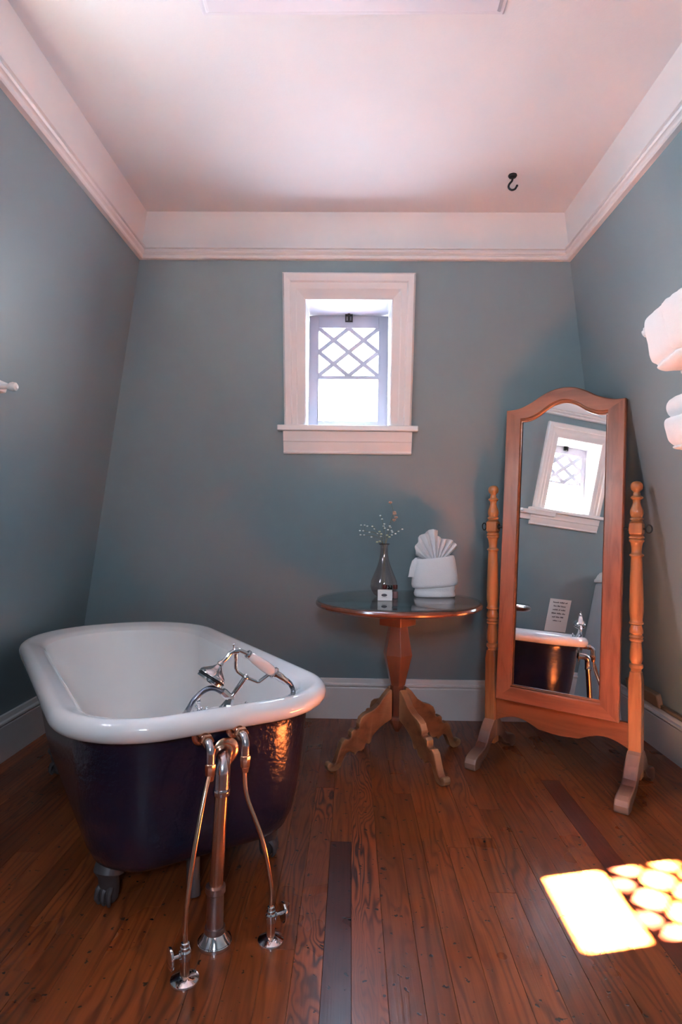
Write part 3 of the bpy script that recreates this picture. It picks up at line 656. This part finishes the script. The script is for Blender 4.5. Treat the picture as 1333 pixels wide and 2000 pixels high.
# ------------------------------------------------------------------ things on the table
ZT = TH+.0005
vase = thing('bud_vase', 'smoky glass teardrop vase with a slender neck on the table', 'vase', (.163, 3.03, ZT))
vp = [(0, .001), (.034, .001), (.048, .010), (.061, .030), (.067, .052), (.064, .075), (.054, .102), (.042, .130), (.031, .158), (.0235, .185), (.0195, .210), (.0180, .235), (.0185, .250), (.024, .258), (.0262, .2595)]
m = MB(); m.lathe([(a_, b_) for a_, b_ in vp], n=40, cap=False); m.build('glass_body', VASEG, vase)
MB().tube([(.0262*math.cos(2*PI*k/40), .0262*math.sin(2*PI*k/40), .2597) for k in range(40)], .0015, 8, closed=True).build('dark_lip', principled('dark_glass_lip', (.03, .02, .02), .1)[0], vase)
VX, VY = .163, 3.03
def sprig(label, base_off, stem_pts, heads, mat, hr0, name='dried_sprig', cat='flower', group='dried sprigs in the vase', elong=1.0, stem_col=STEM):
    """stem_pts: world points; heads: (x, z) seen positions on small twigs leaving the stem"""
    hr = hr0*1.3
    root = thing(name, label, cat, (VX+base_off[0], VY+base_off[1], ZT+.006), 0, group)
    o = Vector(root.location); P = [Vector(p)-o for p in stem_pts]; sp = spline(P, 8)
    stm = MB().tube(sp, .0010, 6).build('stem', stem_col, root)
    tw = MB(); fl = []
    for (x, z) in heads:
        h = Vector((x-o.x, random.uniform(-.022, .022), z-o.z))
        best = min(sp[len(sp)//2:], key=lambda p: (p-h).length+max(0, p.z-h.z+.01)*3); mid = (best+h)/2+Vector((0, 0, .004)); tw.tube([best, mid, h], .0007, 5); fl.append(h)
    if heads: tw.build('twigs', stem_col, stm)['kind'] = 'stuff'
    for h in fl:
        f = MB()
        for q in range(5):
            a_ = q*2*PI/5; M = Matrix.Rotation(a_, 4, 'Z') @ Matrix.Rotation(.9, 4, 'Y'); c_ = h+Vector((math.cos(a_), math.sin(a_), .4))*hr*.6
            f.sphere(c_, hr*.62, 6, 4, (1, .7, .45*elong), M)
        f.sphere(h, hr*.5, 6, 4, (1, 1, elong)); f.build('floret' if hr < .008 else 'seed_pod', mat, stm)
    return root
zb0 = ZT+.008; rimz = ZT+.26
sprig('white sprig spreading far to the left from the vase neck', (-.012, .0), [(VX-.012, VY, zb0), (VX-.004, VY, ZT+.20), (VX-.012, VY, rimz+.012), (VX-.045, VY, rimz+.055), (VX-.105, VY+.01, rimz+.062)], [(.046, 1.111), (.064, 1.111), (.041, 1.083), (.057, 1.083), (.044, 1.063), (.062, 1.062), (.088, 1.076)], FLOR, .0040)
sprig('white sprig with florets a little left of the vase neck', (.004, .01), [(VX+.004, VY+.01, zb0), (VX, VY, ZT+.20), (VX-.010, VY, rimz+.02), (VX-.035, VY, rimz+.06), (VX-.060, VY+.01, rimz+.095)], [(.078, 1.106), (.104, 1.105), (.099, 1.052), (.115, 1.093), (.129, 1.069), (.148, 1.055)], FLOR, .0044)
sprig('short pale green sprig just above the vase rim', (.012, -.006), [(VX+.012, VY-.006, zb0), (VX-.002, VY, ZT+.21), (VX-.012, VY-.01, rimz+.03), (VX-.022, VY-.012, rimz+.06)], [(.138, 1.080), (.139, 1.032), (.126, 1.028), (.146, 1.068), (.187, 1.054), (.176, 1.062)], FLORG, .0052)
sprig('thin white sprig rising straight up from the vase', (.0, -.012), [(VX, VY-.012, zb0), (VX+.002, VY, ZT+.21), (VX, VY-.004, rimz+.03), (VX-.006, VY-.01, rimz+.09), (VX-.018, VY-.01, rimz+.14)], [(.142, 1.159), (.150, 1.142), (.161, 1.118), (.158, 1.107), (.164, 1.097)], FLOR, .0042)
sprig('white sprig with florets a little right of the vase neck', (-.006, -.010), [(VX-.006, VY-.01, zb0), (VX+.002, VY, ZT+.21), (VX+.012, VY-.004, rimz+.03), (VX+.030, VY-.01, rimz+.085)], [(.187, 1.108), (.192, 1.101), (.181, 1.089), (.199, 1.085), (.202, 1.078), (.199, 1.064)], FLOR, .0044)
sprig('white sprig reaching out furthest right from the vase neck', (.010, .012), [(VX+.010, VY+.012, zb0), (VX+.003, VY, ZT+.21), (VX+.014, VY+.004, rimz+.02), (VX+.045, VY+.004, rimz+.05), (VX+.086, VY+.004, rimz+.08)], [(.251, 1.093), (.234, 1.082), (.218, 1.070)], FLOR, .0042)
sprig('tallest thin stem carrying pinkish seed pods', (-.010, .010), [(VX-.010, VY+.010, zb0), (VX+.002, VY, ZT+.21), (VX+.012, VY+.01, rimz+.05), (VX+.034, VY+.012, rimz+.12), (VX+.044, VY+.012, rimz+.16), (VX+.030, VY+.012, rimz+.205)], [(.192, 1.225), (.213, 1.176), (.212, 1.168), (.220, 1.151), (.212, 1.138)], POD, .0072, elong=1.6)
# soap box and little bottles in front of the vase
sb = thing('soap_box', 'small white paper soap box with an oval emblem, before the vase', 'box', (.160, 2.872, ZT), math.radians(-4))
ctn = MB().box((-.034, -.010, 0), (.034, .030, .048)).build('carton', CARD, sb, bevel=.0015)
m = MB(); R = []
for yy, sc_ in ((-.0106, 1), (-.0112, .96)): R.append([(.0135*sc_*math.cos(2*PI*k/24)-.003, yy, .026+.0068*sc_*math.sin(2*PI*k/24)) for k in range(24)])
m.rings(R); m.build('oval_emblem', INK, ctn)
m = MB()
for k in range(6): m.box((-.014+k*.0042, -.0114, .0150), (-.0115+k*.0042, -.0106, .0165))
for k in range(2): m.box((-.008+k*.006, -.0118, .0245), (-.004+k*.006, -.0111, .0262))
m.build('emblem_caption', INK, ctn)['kind'] = 'stuff'
def bottle(x, y, cap, label, liquid):
    r_ = thing('toiletry_bottle', label, 'bottle', (x, y, ZT), 0, 'little toiletry bottles behind the soap box')
    MB().lathe([(0, .001), (.0125, .001), (.0135, .004), (.0135, .040), (.012, .045), (.009, .047), (.009, .049)], n=20).build('bottle_body', BOTG, r_)
    MB().lathe([(0, .0025), (.0115, .0025), (.0125, .005), (.0125, .034), (0, .034)], n=18).build('lotion', liquid, r_)
    MB().lathe([(.0108, .047), (.0112, .048), (.0112, .064), (.0105, .066), (0, .066)], n=18).build('cap', cap, r_)
LP = principled('pink_lotion', (.42, .24, .24), .3)[0]; LW = principled('white_lotion', (.72, .70, .70), .3)[0]; LG = principled('grey_lotion', (.34, .33, .36), .3)[0]
bottle(.163, 2.945, CAPR, 'little bottle with a dark red cap, leftmost behind the soap box', LG)
bottle(.187, 2.925, CAPB, 'little bottle with a black cap behind the soap box', LW)
bottle(.214, 2.948, CAPR, 'little pink-filled bottle with dark red cap, right of soap box', LP)

# folded towel on the table: wrapped pocket with a pleated fan
def disp(p, sc_, am): n = wob(Vector(p)*sc_); return Vector(p)+n*am
ft = thing('folded_towel', 'white towel folded into a pocket with a pleated fan, on the table', 'towel', (.418, 3.055, ZT), math.radians(4))
def sup(a_, b_, z, n=48, e_=2.6, sx_=0, sy_=0):
    out = []
    for k in range(n):
        t = 2*PI*k/n; c_, s_ = math.cos(t), math.sin(t)
        out.append((sx_+a_*math.copysign(abs(c_)**(2/e_), c_), sy_+b_*math.copysign(abs(s_)**(2/e_), s_), z))
    return out
def lump(R, sc_=14, am=.004, lo=0): return [[tuple(Vector(p)+wob(Vector(p)*sc_)*(am if p[2] > .012 else 0)) for p in r] for r in R]
R = [sup(.094, .050, 0), sup(.100, .056, .004), sup(.102, .059, .014), sup(.099, .057, .028), sup(.097, .056, .034), sup(.100, .058, .042), sup(.102, .06, .055), sup(.100, .058, .066)]
MB().rings(lump(R, 14, .003)).build('base_fold', TOWEL, ft, angle=70)
R = [sup(.100, .058, .052, sx_=-.001), sup(.108, .066, .056, sx_=-.001), sup(.112, .069, .070, sx_=-.001), sup(.111, .069, .110), sup(.108, .067, .150), sup(.104, .064, .180), sup(.101, .062, .196), sup(.097, .058, .200), sup(.090, .050, .196), sup(.086, .046, .17)]
R = [[(x+(.004 if x > 0 else -.002)*math.sin(z*20), y, z+(.012*x/.1 if .05 < z < .09 else .0)+(.010*x/.1 if z > .15 else 0)) for x, y, z in r] for r in R]
MB().rings(lump(R, 10, .004)).build('wrapped_band', TOWEL, ft, angle=70)
MB().rings(lump([sup(.018, .010, -.002+.098, 20, 2.2, -.118, -.012), sup(.016, .012, .105, 20, 2.2, -.118, -.012), sup(.017, .014, .14, 20, 2.2, -.112, -.014), sup(.015, .013, .175, 20, 2.2, -.102, -.012), sup(.006, .005, .192, 20, 2.2, -.094, -.01)], 20, .003)).build('loose_corner', TOWEL, ft, angle=70)
# fan
def fan(c_, a0, a1, rad, np_, nm, yo_):
    pv = Vector(c_); k_ = np_*6; inner, outer = [], []; rows = 7; G = []
    for i in range(k_+1):
        t = i/k_; an = math.radians(a0+(a1-a0)*t); L_ = rad(t); tri = abs(((t*np_) % 1)*2-1); tri = tri*tri*(3-2*tri)
        col = []
        for j in range(rows):
            f = j/(rows-1); amp = .020*(.25+.75*f)
            r_ = .01+(L_-.01)*f
            col.append((pv.x+math.cos(an)*r_*(1), pv.y+yo_+(tri-.5)*2*amp-.006*f, pv.z+math.sin(an)*r_))
        G.append(col)
    vs = [p for c2 in G for p in c2]; fs = [(i*rows+j, (i+1)*rows+j, (i+1)*rows+j+1, i*rows+j+1) for i in range(k_) for j in range(rows-1)]
    return MB().add(vs, fs).build(nm, TOWEL, ft, angle=70, solid=.007)
fan((.004, 0, .150), 150, 88, lambda t: .118+.066*math.sin(min(1, t*1.15)*PI/2)-.012*math.cos(t*6*PI)*.3, 4, 'pleated_fan', -.012)
fan((.006, 0, .150), 92, 42, lambda t: .158-.010*math.sin(t*PI*2)-.020*t, 4, 'pleated_fan', .002)

# ------------------------------------------------------------------ cheval mirror
A1 = Vector((.692, 2.992, 0)); B1 = Vector((1.204, 2.5956, 0)); mid = (A1+B1)/2; dv = (B1-A1); half = dv.length/2; rz = math.atan2(dv.y, dv.x)
mi = thing('cheval_mirror', 'tall arched standing mirror in an oak frame between turned posts', 'mirror', mid, rz)
TILT = .0765; ZP = 1.112
Mt = Matrix.Translation((0, 0, ZP)) @ Matrix.Rotation(-TILT, 4, 'X') @ Matrix.Translation((0, 0, -ZP))
hwid = .272; zb1, zsh, zcr = .300, 1.680, 1.762
def top_curve(hw, zs, zc_, flat, n=30):
    """right shoulder to left shoulder: short flat, concave ease, convex crest"""
    out = []
    for k in range(n+1):
        x = hw*(1-2*k/n); u = abs(x)/hw
        if u > 1-flat: z = zs
        else:
            q = u/(1-flat); z = zs+(zc_-zs)*(math.cos(q*PI)*.5+.5 if q > .55 else 1-(1-(math.cos(.55*PI)*.5+.5))*(q/.55)**2*1.0)
        out.append((x, z))
    return out
fw = .066
def ringp(hw, z0, zs, zc_, flat): return [(-hw, z0), (hw, z0)]+top_curve(hw, zs, zc_, flat)
O = ringp(hwid, zb1, zsh, zcr, .10); I = ringp(hwid-fw, zb1+fw, zsh-fw*.78, zcr-fw*.93, .10); I2 = ringp(hwid-fw-.012, zb1+fw+.012, zsh-fw*.78-.012, zcr-fw*.93-.012, .09)
def tr(p): return tuple(Mt @ Vector(p))
def ringsolid(loops, name, mat, sel):
    """loops: list of (outline, y); neighbouring loops are bridged; sel picks which segments of the ring"""
    m = MB(); n = len(loops[0][0]); vs = [tr((x, y, z)) for L_, y in loops for x, z in L_]; k = len(loops); fs = []
    for a_ in range(k):
        for j in sel: fs.append((a_*n+j, a_*n+(j+1) % n, ((a_+1) % k)*n+(j+1) % n, ((a_+1) % k)*n+j))
    for j in (sel[0], (sel[-1]+1) % n): fs.append(tuple(a_*n+j for a_ in range(k)))
    return m.add(vs, fs).build(name, mat, mi, angle=32)
def off(L_, dd):   # shrink outline a little for the softened edge
    cx = 0; cz = (zb1+zsh)/2; return [(x-math.copysign(dd, x) if abs(x) > 1e-6 else x, z+(dd if z < cz else -dd)) for x, z in L_]
loops = [(O, .016), (O, -.010), (off(O, .004), -.015), (off(I, -.006), -.015), (I, -.011), (I, -.007), (I, .016)]
n = len(O)
ringsolid(loops, 'bottom_rail', REDX, [0]); ringsolid(loops, 'right_stile', REDW, [1]); ringsolid(loops, 'arched_top_rail', REDX, list(range(2, n-1))); ringsolid(loops, 'left_stile', REDW, [n-1])
l2 = [(off(I, -.001), .012), (off(I, -.001), -.008), (off(I, .005), -.009), (off(I, .008), -.004), (I2, -.003), (I2, .012)]
ringsolid(l2, 'inner_moulding', OAKX, list(range(n)))
Ig = off(I2, -.004)
m = MB(); m.add([tr((x, 0, z)) for x, z in Ig], [tuple(range(n))]); g = m.build('looking_glass', MIRROR, mi, smooth=False)
m = MB(); m.plate(off(O, .004), .006); m.v = [tr((x, y+.014, z)) for x, y, z in m.v]; m.build('back_panel', REDW, mi, smooth=False)
def pz(y): return (1551-y)/465.6
R_ = lambda Y: pz(930+Y/6.06)
k3 = 1/2775
tp = [(55, 4), (65, 40), (85, 62), (120, 70), (155, 62), (175, 42), (188, 34), (205, 40), (228, 42), (240, 62), (255, 70), (268, 62), (278, 48), (310, 40), (350, 50), (400, 70), (440, 74), (475, 64), (492, 58), (500, 72), (512, 76), (522, 62), (532, 58), (545, 80)]
tp2 = [(702, 80), (712, 70), (720, 82), (735, 86), (746, 72), (758, 82), (775, 82), (790, 68), (830, 60), (900, 54), (918, 60), (930, 76), (945, 80), (958, 66), (970, 60), (1000, 62), (1150, 68), (1350, 74), (1500, 78), (1620, 78), (1700, 66), (1722, 70), (1738, 80), (1752, 78), (1765, 58), (1780, 62), (1820, 76), (1860, 76), (1880, 62), (1892, 70), (1908, 80), (1922, 64), (1938, 76), (1955, 74), (1966, 56), (2000, 50)]
bot = [(1252, .020), (1262, .022), (1275, .026), (1288, .027), (1296, .020), (1299, .027), (1304, .028), (1308, .021), (1312, .022)]
for sgn, nm in ((-1, 'left'), (1, 'right')):
    px = sgn*half
    pr1 = [(w_*k3, R_(Y)) for Y, w_ in tp][::-1]; pr2 = [(w_*k3, R_(Y)) for Y, w_ in tp2][::-1]; pr3 = [(w_, pz(y)) for y, w_ in bot][::-1]
    m = MB(); m.lathe(pr3+pr2, (px, 0, 0), 24); m.lathe(pr1, (px, 0, 0), 24)
    m.build('turned_post', OAK, mi)
    m = MB(); zc0, zc1 = R_(708), R_(540); h_ = .026
    m.rings([[(px+s_*q, t_*q, z) for s_, t_ in ((-1, -1), (1, -1), (1, 1), (-1, 1))] for q, z in ((.018, zc0), (h_, zc0+.008), (h_, zc1-.008), (.018, zc1))])
    m.build('pivot_block', OAK, mi, bevel=.004)
    m = MB(); q1 = .026; m.rings([[(px+s_*q, t_*q, z) for s_, t_ in ((-1, -1), (1, -1), (1, 1), (-1, 1))] for q, z in ((q1, .07), (q1, pz(1330)), (.021, pz(1312)))])
    m.build('square_leg', OAK, mi, bevel=.004)
    arch = [(0, .185), (.026, .185), (.042, .175), (.075, .140), (.105, .095), (.130, .078), (.165, .070), (.200, .062), (.222, .050), (.232, .030), (.232, .004), (.226, 0), (.180, 0), (.172, .008), (.150, .024), (.120, .034), (.090, .052), (.062, .078), (.035, .094), (0, .100)]
    for d_ in (-1, 1):
        M = Matrix.Translation((px, 0, 0)) @ Matrix.Rotation(d_*PI/2, 4, 'Z'); m = MB(); m.plate(arch, .056 if d_ < 0 else .055, M)
        m.build('foot', FOOTW, mi, smooth=False, bevel=.006)
    # pivot bolt between block and frame, screw and ring outside
    m = MB(); m.tube([(px-sgn*.020, 0, ZP), (sgn*(hwid-.004), 0, ZP)], .006, 12); m.lathe([(.012, -.003), (.014, 0), (.012, .003)], (px-sgn*.029, 0, ZP), 16, Matrix.Rotation(PI/2, 4, 'Y')); m.build('pivot_bolt', BLACK, mi)
    m = MB(); m.tube([(px+sgn*.024, 0, ZP), (px+sgn*.036, 0, ZP)], .003, 8)
    m.tube([(px+sgn*(.047+.012*math.cos(2*PI*k/20)), .004*math.cos(2*PI*k/20), ZP+.017*math.sin(2*PI*k/20)) for k in range(20)], .0028, 8, closed=True)
    m.build('screw_ring', BLACK, mi)
hw2 = half-.020
ap = [(-hw2, .292), (hw2, .292)]
N_ = 48
for k in range(N_+1):
    x = hw2*(1-2*k/N_); u = abs(x)/hw2
    z = .178+(.034*math.sin(PI*(u-.30)/.70)**1.0 if u > .30 else -.006*(math.cos(u/.30*PI)*.5+.5))
    ap.append((x, z))
m = MB(); m.plate(ap, .020); m.v = [(x, y+.004, z) for x, y, z in m.v]; m.build('scalloped_apron', OAKX, mi, smooth=False, bevel=.002)

# ------------------------------------------------------------------ towels on the right wall
rack = thing('towel_rack', 'chrome wall rack behind the white towels on the right wall', 'rack', (xr(1.7), 1.80, 1.70))
def wl_(z): return xr(z)-xr(1.7)
m = MB()
for yy in (-.12, .10):
    m.tube([(wl_(2.0)-.004, yy, .30), (wl_(1.35)-.004, yy, -.35)], .005, 10)
m.build('upright', CHROME, rack)
for zz in (1.685, 1.40):
    d = zz-1.70; m = MB(); x0_ = wl_(zz)
    pts = [(x0_-.006, -.17, d), (x0_-.19, -.17, d), (x0_-.205, -.155, d), (x0_-.205, .155, d), (x0_-.19, .17, d), (x0_-.006, .17, d)]
    m.tube(pts, .0045, 10); m.tube([(x0_-.006, .0, d), (x0_-.205, 0, d)], .0035, 8); m.tube([(x0_-.10, -.17, d), (x0_-.10, .17, d)], .0035, 8)
    m.build('shelf_hoop', CHROME, rack)
    MB().lathe([(.012, -.002), (.013, .001), (.012, .004)], (x0_-.003, .17, d), 14, Matrix.Rotation(PI/2, 4, 'Y')).build('mounting_rosette', CHROME, rack)
def bundle(name, label, loc, rings, am=.006, sc_=9, group=None):
    """rings: list of (y, profile in (x, z)) lofted along the wall"""
    r_ = thing(name, label, 'towel', loc)
    return r_
def prof_loop(kind, W_, H_, n=40):
    out = []
    for k in range(n):
        t = 2*PI*k/n; c_, s_ = math.cos(t), math.sin(t); e_ = 3.2
        x = W_*math.copysign(abs(c_)**(2/e_), c_); z = H_*math.copysign(abs(s_)**(2/e_), s_)
        out.append((x, z))
    return out
SHEAR = DR/HC
def soft_block(cx, cz, W_, H_, y0, y1, seed, am=.006, e_=4.0, taper=.12, creases=()):
    """folded terry block that leans with the wall; creases: (height 0..1, depth) grooves on its room side"""
    m = MB(); R = []; n = 26; K = 84
    for i in range(n+1):
        t = i/n; y = y0+(y1-y0)*t; q_ = abs(2*t-1); sh_ = 1-taper*q_**6-(.25 if i in (0, n) else 0)
        ring = []
        for k in range(K):
            th = 2*PI*k/K; c_, s_ = math.cos(th), math.sin(th)
            x = W_*sh_*math.copysign(abs(c_)**(2/e_), c_); z = H_*sh_*math.copysign(abs(s_)**(2/e_), s_)
            hh = z/H_*.5+.5
            for ch, cd in creases:
                if x < 0: x += cd*math.exp(-((hh-ch-.03*math.sin(y*20+seed))/.035)**2)
            p = Vector((cx+x-SHEAR*(cz+z), y, cz+z))
            p += wob(p*8+Vector((seed, 0, 0)))*am+wob(p*26+Vector((seed, 0, 0)))*am*.35+wob(p*90)*.0012
            ring.append(tuple(p))
        R.append(ring)
    return m.rings(R)
t1 = thing('folded_towel', 'upper thick white towel stack on the right wall rack', 'towel', (xr(1.7)-.128, 1.91, 1.605), 0, 'white towels on the wall rack')
soft_block(.010, .112, .100, .094, -.22, .082, 3, am=.006, e_=5.5, taper=.06, creases=((.16, .012),)).build('towel_body', TOWEL, t1, angle=70)
soft_block(-.014, .125, .086, .078, -.22, -.050, 8, am=.004, e_=6, taper=.04).build('front_flap', TOWEL, t1, angle=70)
soft_block(.045, .010, .070, .014, -.22, .055, 5, am=.003, e_=3).build('lower_fold', TOWEL, t1, angle=70)
m = MB(); m.tube(spline([(-.060, .020, .168), (-.092, .062, .160), (-.106, .092, .154), (-.112, .104, .150)], 5), [.024]*6+[.020]*5+[.013]*4+[.007], 10)
m.build('hem_corner', TOWEL, t1, angle=70)
t2 = thing('folded_towel', 'lower rolled white towel beneath the upper stack on the right wall', 'towel', (xr(1.5)-.12, 1.99, 1.385), 0, 'white towels on the wall rack')
soft_block(.022, .128, .070, .044, -.22, .072, 9, am=.008, e_=2.3).build('towel_roll', TOWEL, t2, angle=70)
soft_block(.006, .052, .080, .054, -.22, .058, 12, am=.006, e_=3.6, taper=.06).build('towel_body', TOWEL, t2, angle=70)
soft_block(.016, .000, .074, .010, -.22, .062, 15, am=.003, e_=2.5).build('hem_fold', TOWEL, t2, angle=70)

# ------------------------------------------------------------------ small wall things
pg = thing('peg_rail', 'white wooden peg rail end with a round peg, left wall', 'rail', (xl(1.560), 2.035, 1.560))
def lw(z): return xl(1.560+z)-xl(1.560)
m = MB(); m.rings([[(lw(z), y, z) for y, z in ((-.6, -.045), (.055, -.045), (.055, .040), (-.6, .040))], [(lw(z)+.016, y, z) for y, z in ((-.6, -.045), (.055, -.045), (.055, .040), (-.6, .040))]])
m.build('backboard', WHITE, pg, bevel=.003)
m = MB(); m.rings([[(lw(z)+.014, y, z) for y, z in ((-.6, .0), (.062, .0), (.062, .036), (-.6, .036))], [(lw(z)+.040, y, z) for y, z in ((-.6, .0), (.062, .0), (.062, .036), (-.6, .036))]])
m.build('top_ledge', WHITE, pg, bevel=.004)
for yy in (.025, -.25):
    m = MB(); m.lathe([(.010, .0), (.009, .030), (.008, .034), (.014, .042), (.0165, .052), (.014, .062), (.006, .068)], (lw(.01)+.030, yy, .016), 18, Matrix.Rotation(PI/2, 4, 'Y')); m.build('peg', WHITE, pg)
hk = thing('ceiling_hook', 'small black iron hook screwed into the ceiling', 'hook', (.667, 2.579, HC))
MB().lathe([(.018, 0), (.019, -.004), (.015, -.010), (.006, -.012)], n=20).build('back_plate', BLACK, hk)
MB().tube(spline([(0, 0, -.008), (-.002, 0, -.024), (-.014, 0, -.040), (-.016, 0, -.054), (-.004, 0, -.064), (.010, 0, -.060), (.018, 0, -.048)], 6), .0044, 8).build('hook_bend', BLACK, hk)
MB().sphere((.019, 0, -.046), .0052, 10, 7).build('hook_tip', BLACK, hk)
rw = thing('cable_raceway', 'tan cable channel and box along the right baseboard', 'cable channel', (xr(.28), 2.97, .245))
def rwx(z): return xr(.245+z)-xr(.28)
m = MB(); m.rings([[(rwx(z)+.002, y, z) for y, z in ((0, .0), (.34, .0), (.34, .075), (0, .075))], [(rwx(z)-.026, y, z) for y, z in ((0, .0), (.34, .0), (.34, .065), (0, .065))]]); m.build('box_cover', BEIGE, rw, bevel=.008)
m = MB(); m.rings([[(rwx(z)+.002, y, z) for y, z in ((-2.5, .0), (.01, .0), (.01, .022), (-2.5, .022))], [(rwx(z)-.016, y, z) for y, z in ((-2.5, .0), (.01, .0), (.01, .020), (-2.5, .020))]]); m.build('channel_strip', BEIGE, rw, bevel=.003)
# notice card on the left wall beyond the tub (seen in the mirror)
nc = thing('notice_card', 'white printed notice on the left wall, seen in the mirror', 'notice', (xl(.74), 1.205, .74))
def nw(z): return xl(.74+z)-xl(.74)
m = MB(); q = ((-.105, -.15), (.105, -.15), (.105, .135), (-.105, .135)); m.rings([[(nw(z)+.001, y, z) for y, z in q], [(nw(z)+.004, y, z) for y, z in q]]); m.build('card', CARD, nc, smooth=False)
m = MB(); rows_ = [(8, 6, 3), (4, 4, 6), (7, 2, 6), (6, 6, 4), (4, 5, 4), (6, 1, 2)]
for i, r_ in enumerate(rows_):
    z = .100-i*.032; tot = sum(r_)+len(r_)-1; y = tot*.0075/2
    for wd in r_:
        for k in range(wd):
            h_ = random.choice((.008, .008, .012)); m.rings([[(nw(z)+.0045, y-k*.0075, z), (nw(z)+.0045, y-k*.0075-.0055, z), (nw(z+h_)+.0045, y-k*.0075-.0055, z+h_), (nw(z+h_)+.0045, y-k*.0075, z+h_)], [(nw(z)+.0052, y-k*.0075, z), (nw(z)+.0052, y-k*.0075-.0055, z), (nw(z+h_)+.0052, y-k*.0075-.0055, z+h_), (nw(z+h_)+.0052, y-k*.0075, z+h_)]])
        y -= (wd+1)*.0075
m.build('printed_lines', INK, nc, smooth=False)['kind'] = 'stuff'
# short partition with a rounded white cap near the viewer on the left (seen in the mirror)
pp = struct(MB().rings([[(xl(z)-.01, .75, z), (-1.20, .75, z), (-1.20, .90, z), (xl(z)-.01, .90, z)] for z in (0, 1.06)]).build('wall_partition', paint('partition_paint', (.42, .47, .50)), bevel=.03, seg=4), 'low grey-blue partition with rounded white cap, seen in the mirror')
m = MB(); R = []
for q, z in ((.0, 1.055), (.014, 1.058), (.016, 1.08), (.006, 1.09), (-.006, 1.12), (-.025, 1.145), (-.05, 1.155)):
    R.append([(xl(z)-.0, .75-q, z), (-1.20+q, .75-q, z), (-1.20+q, .90+q, z), (xl(z)-.0, .90+q, z)])
m.rings(R).build('cap', WHITE, pp, bevel=.006)
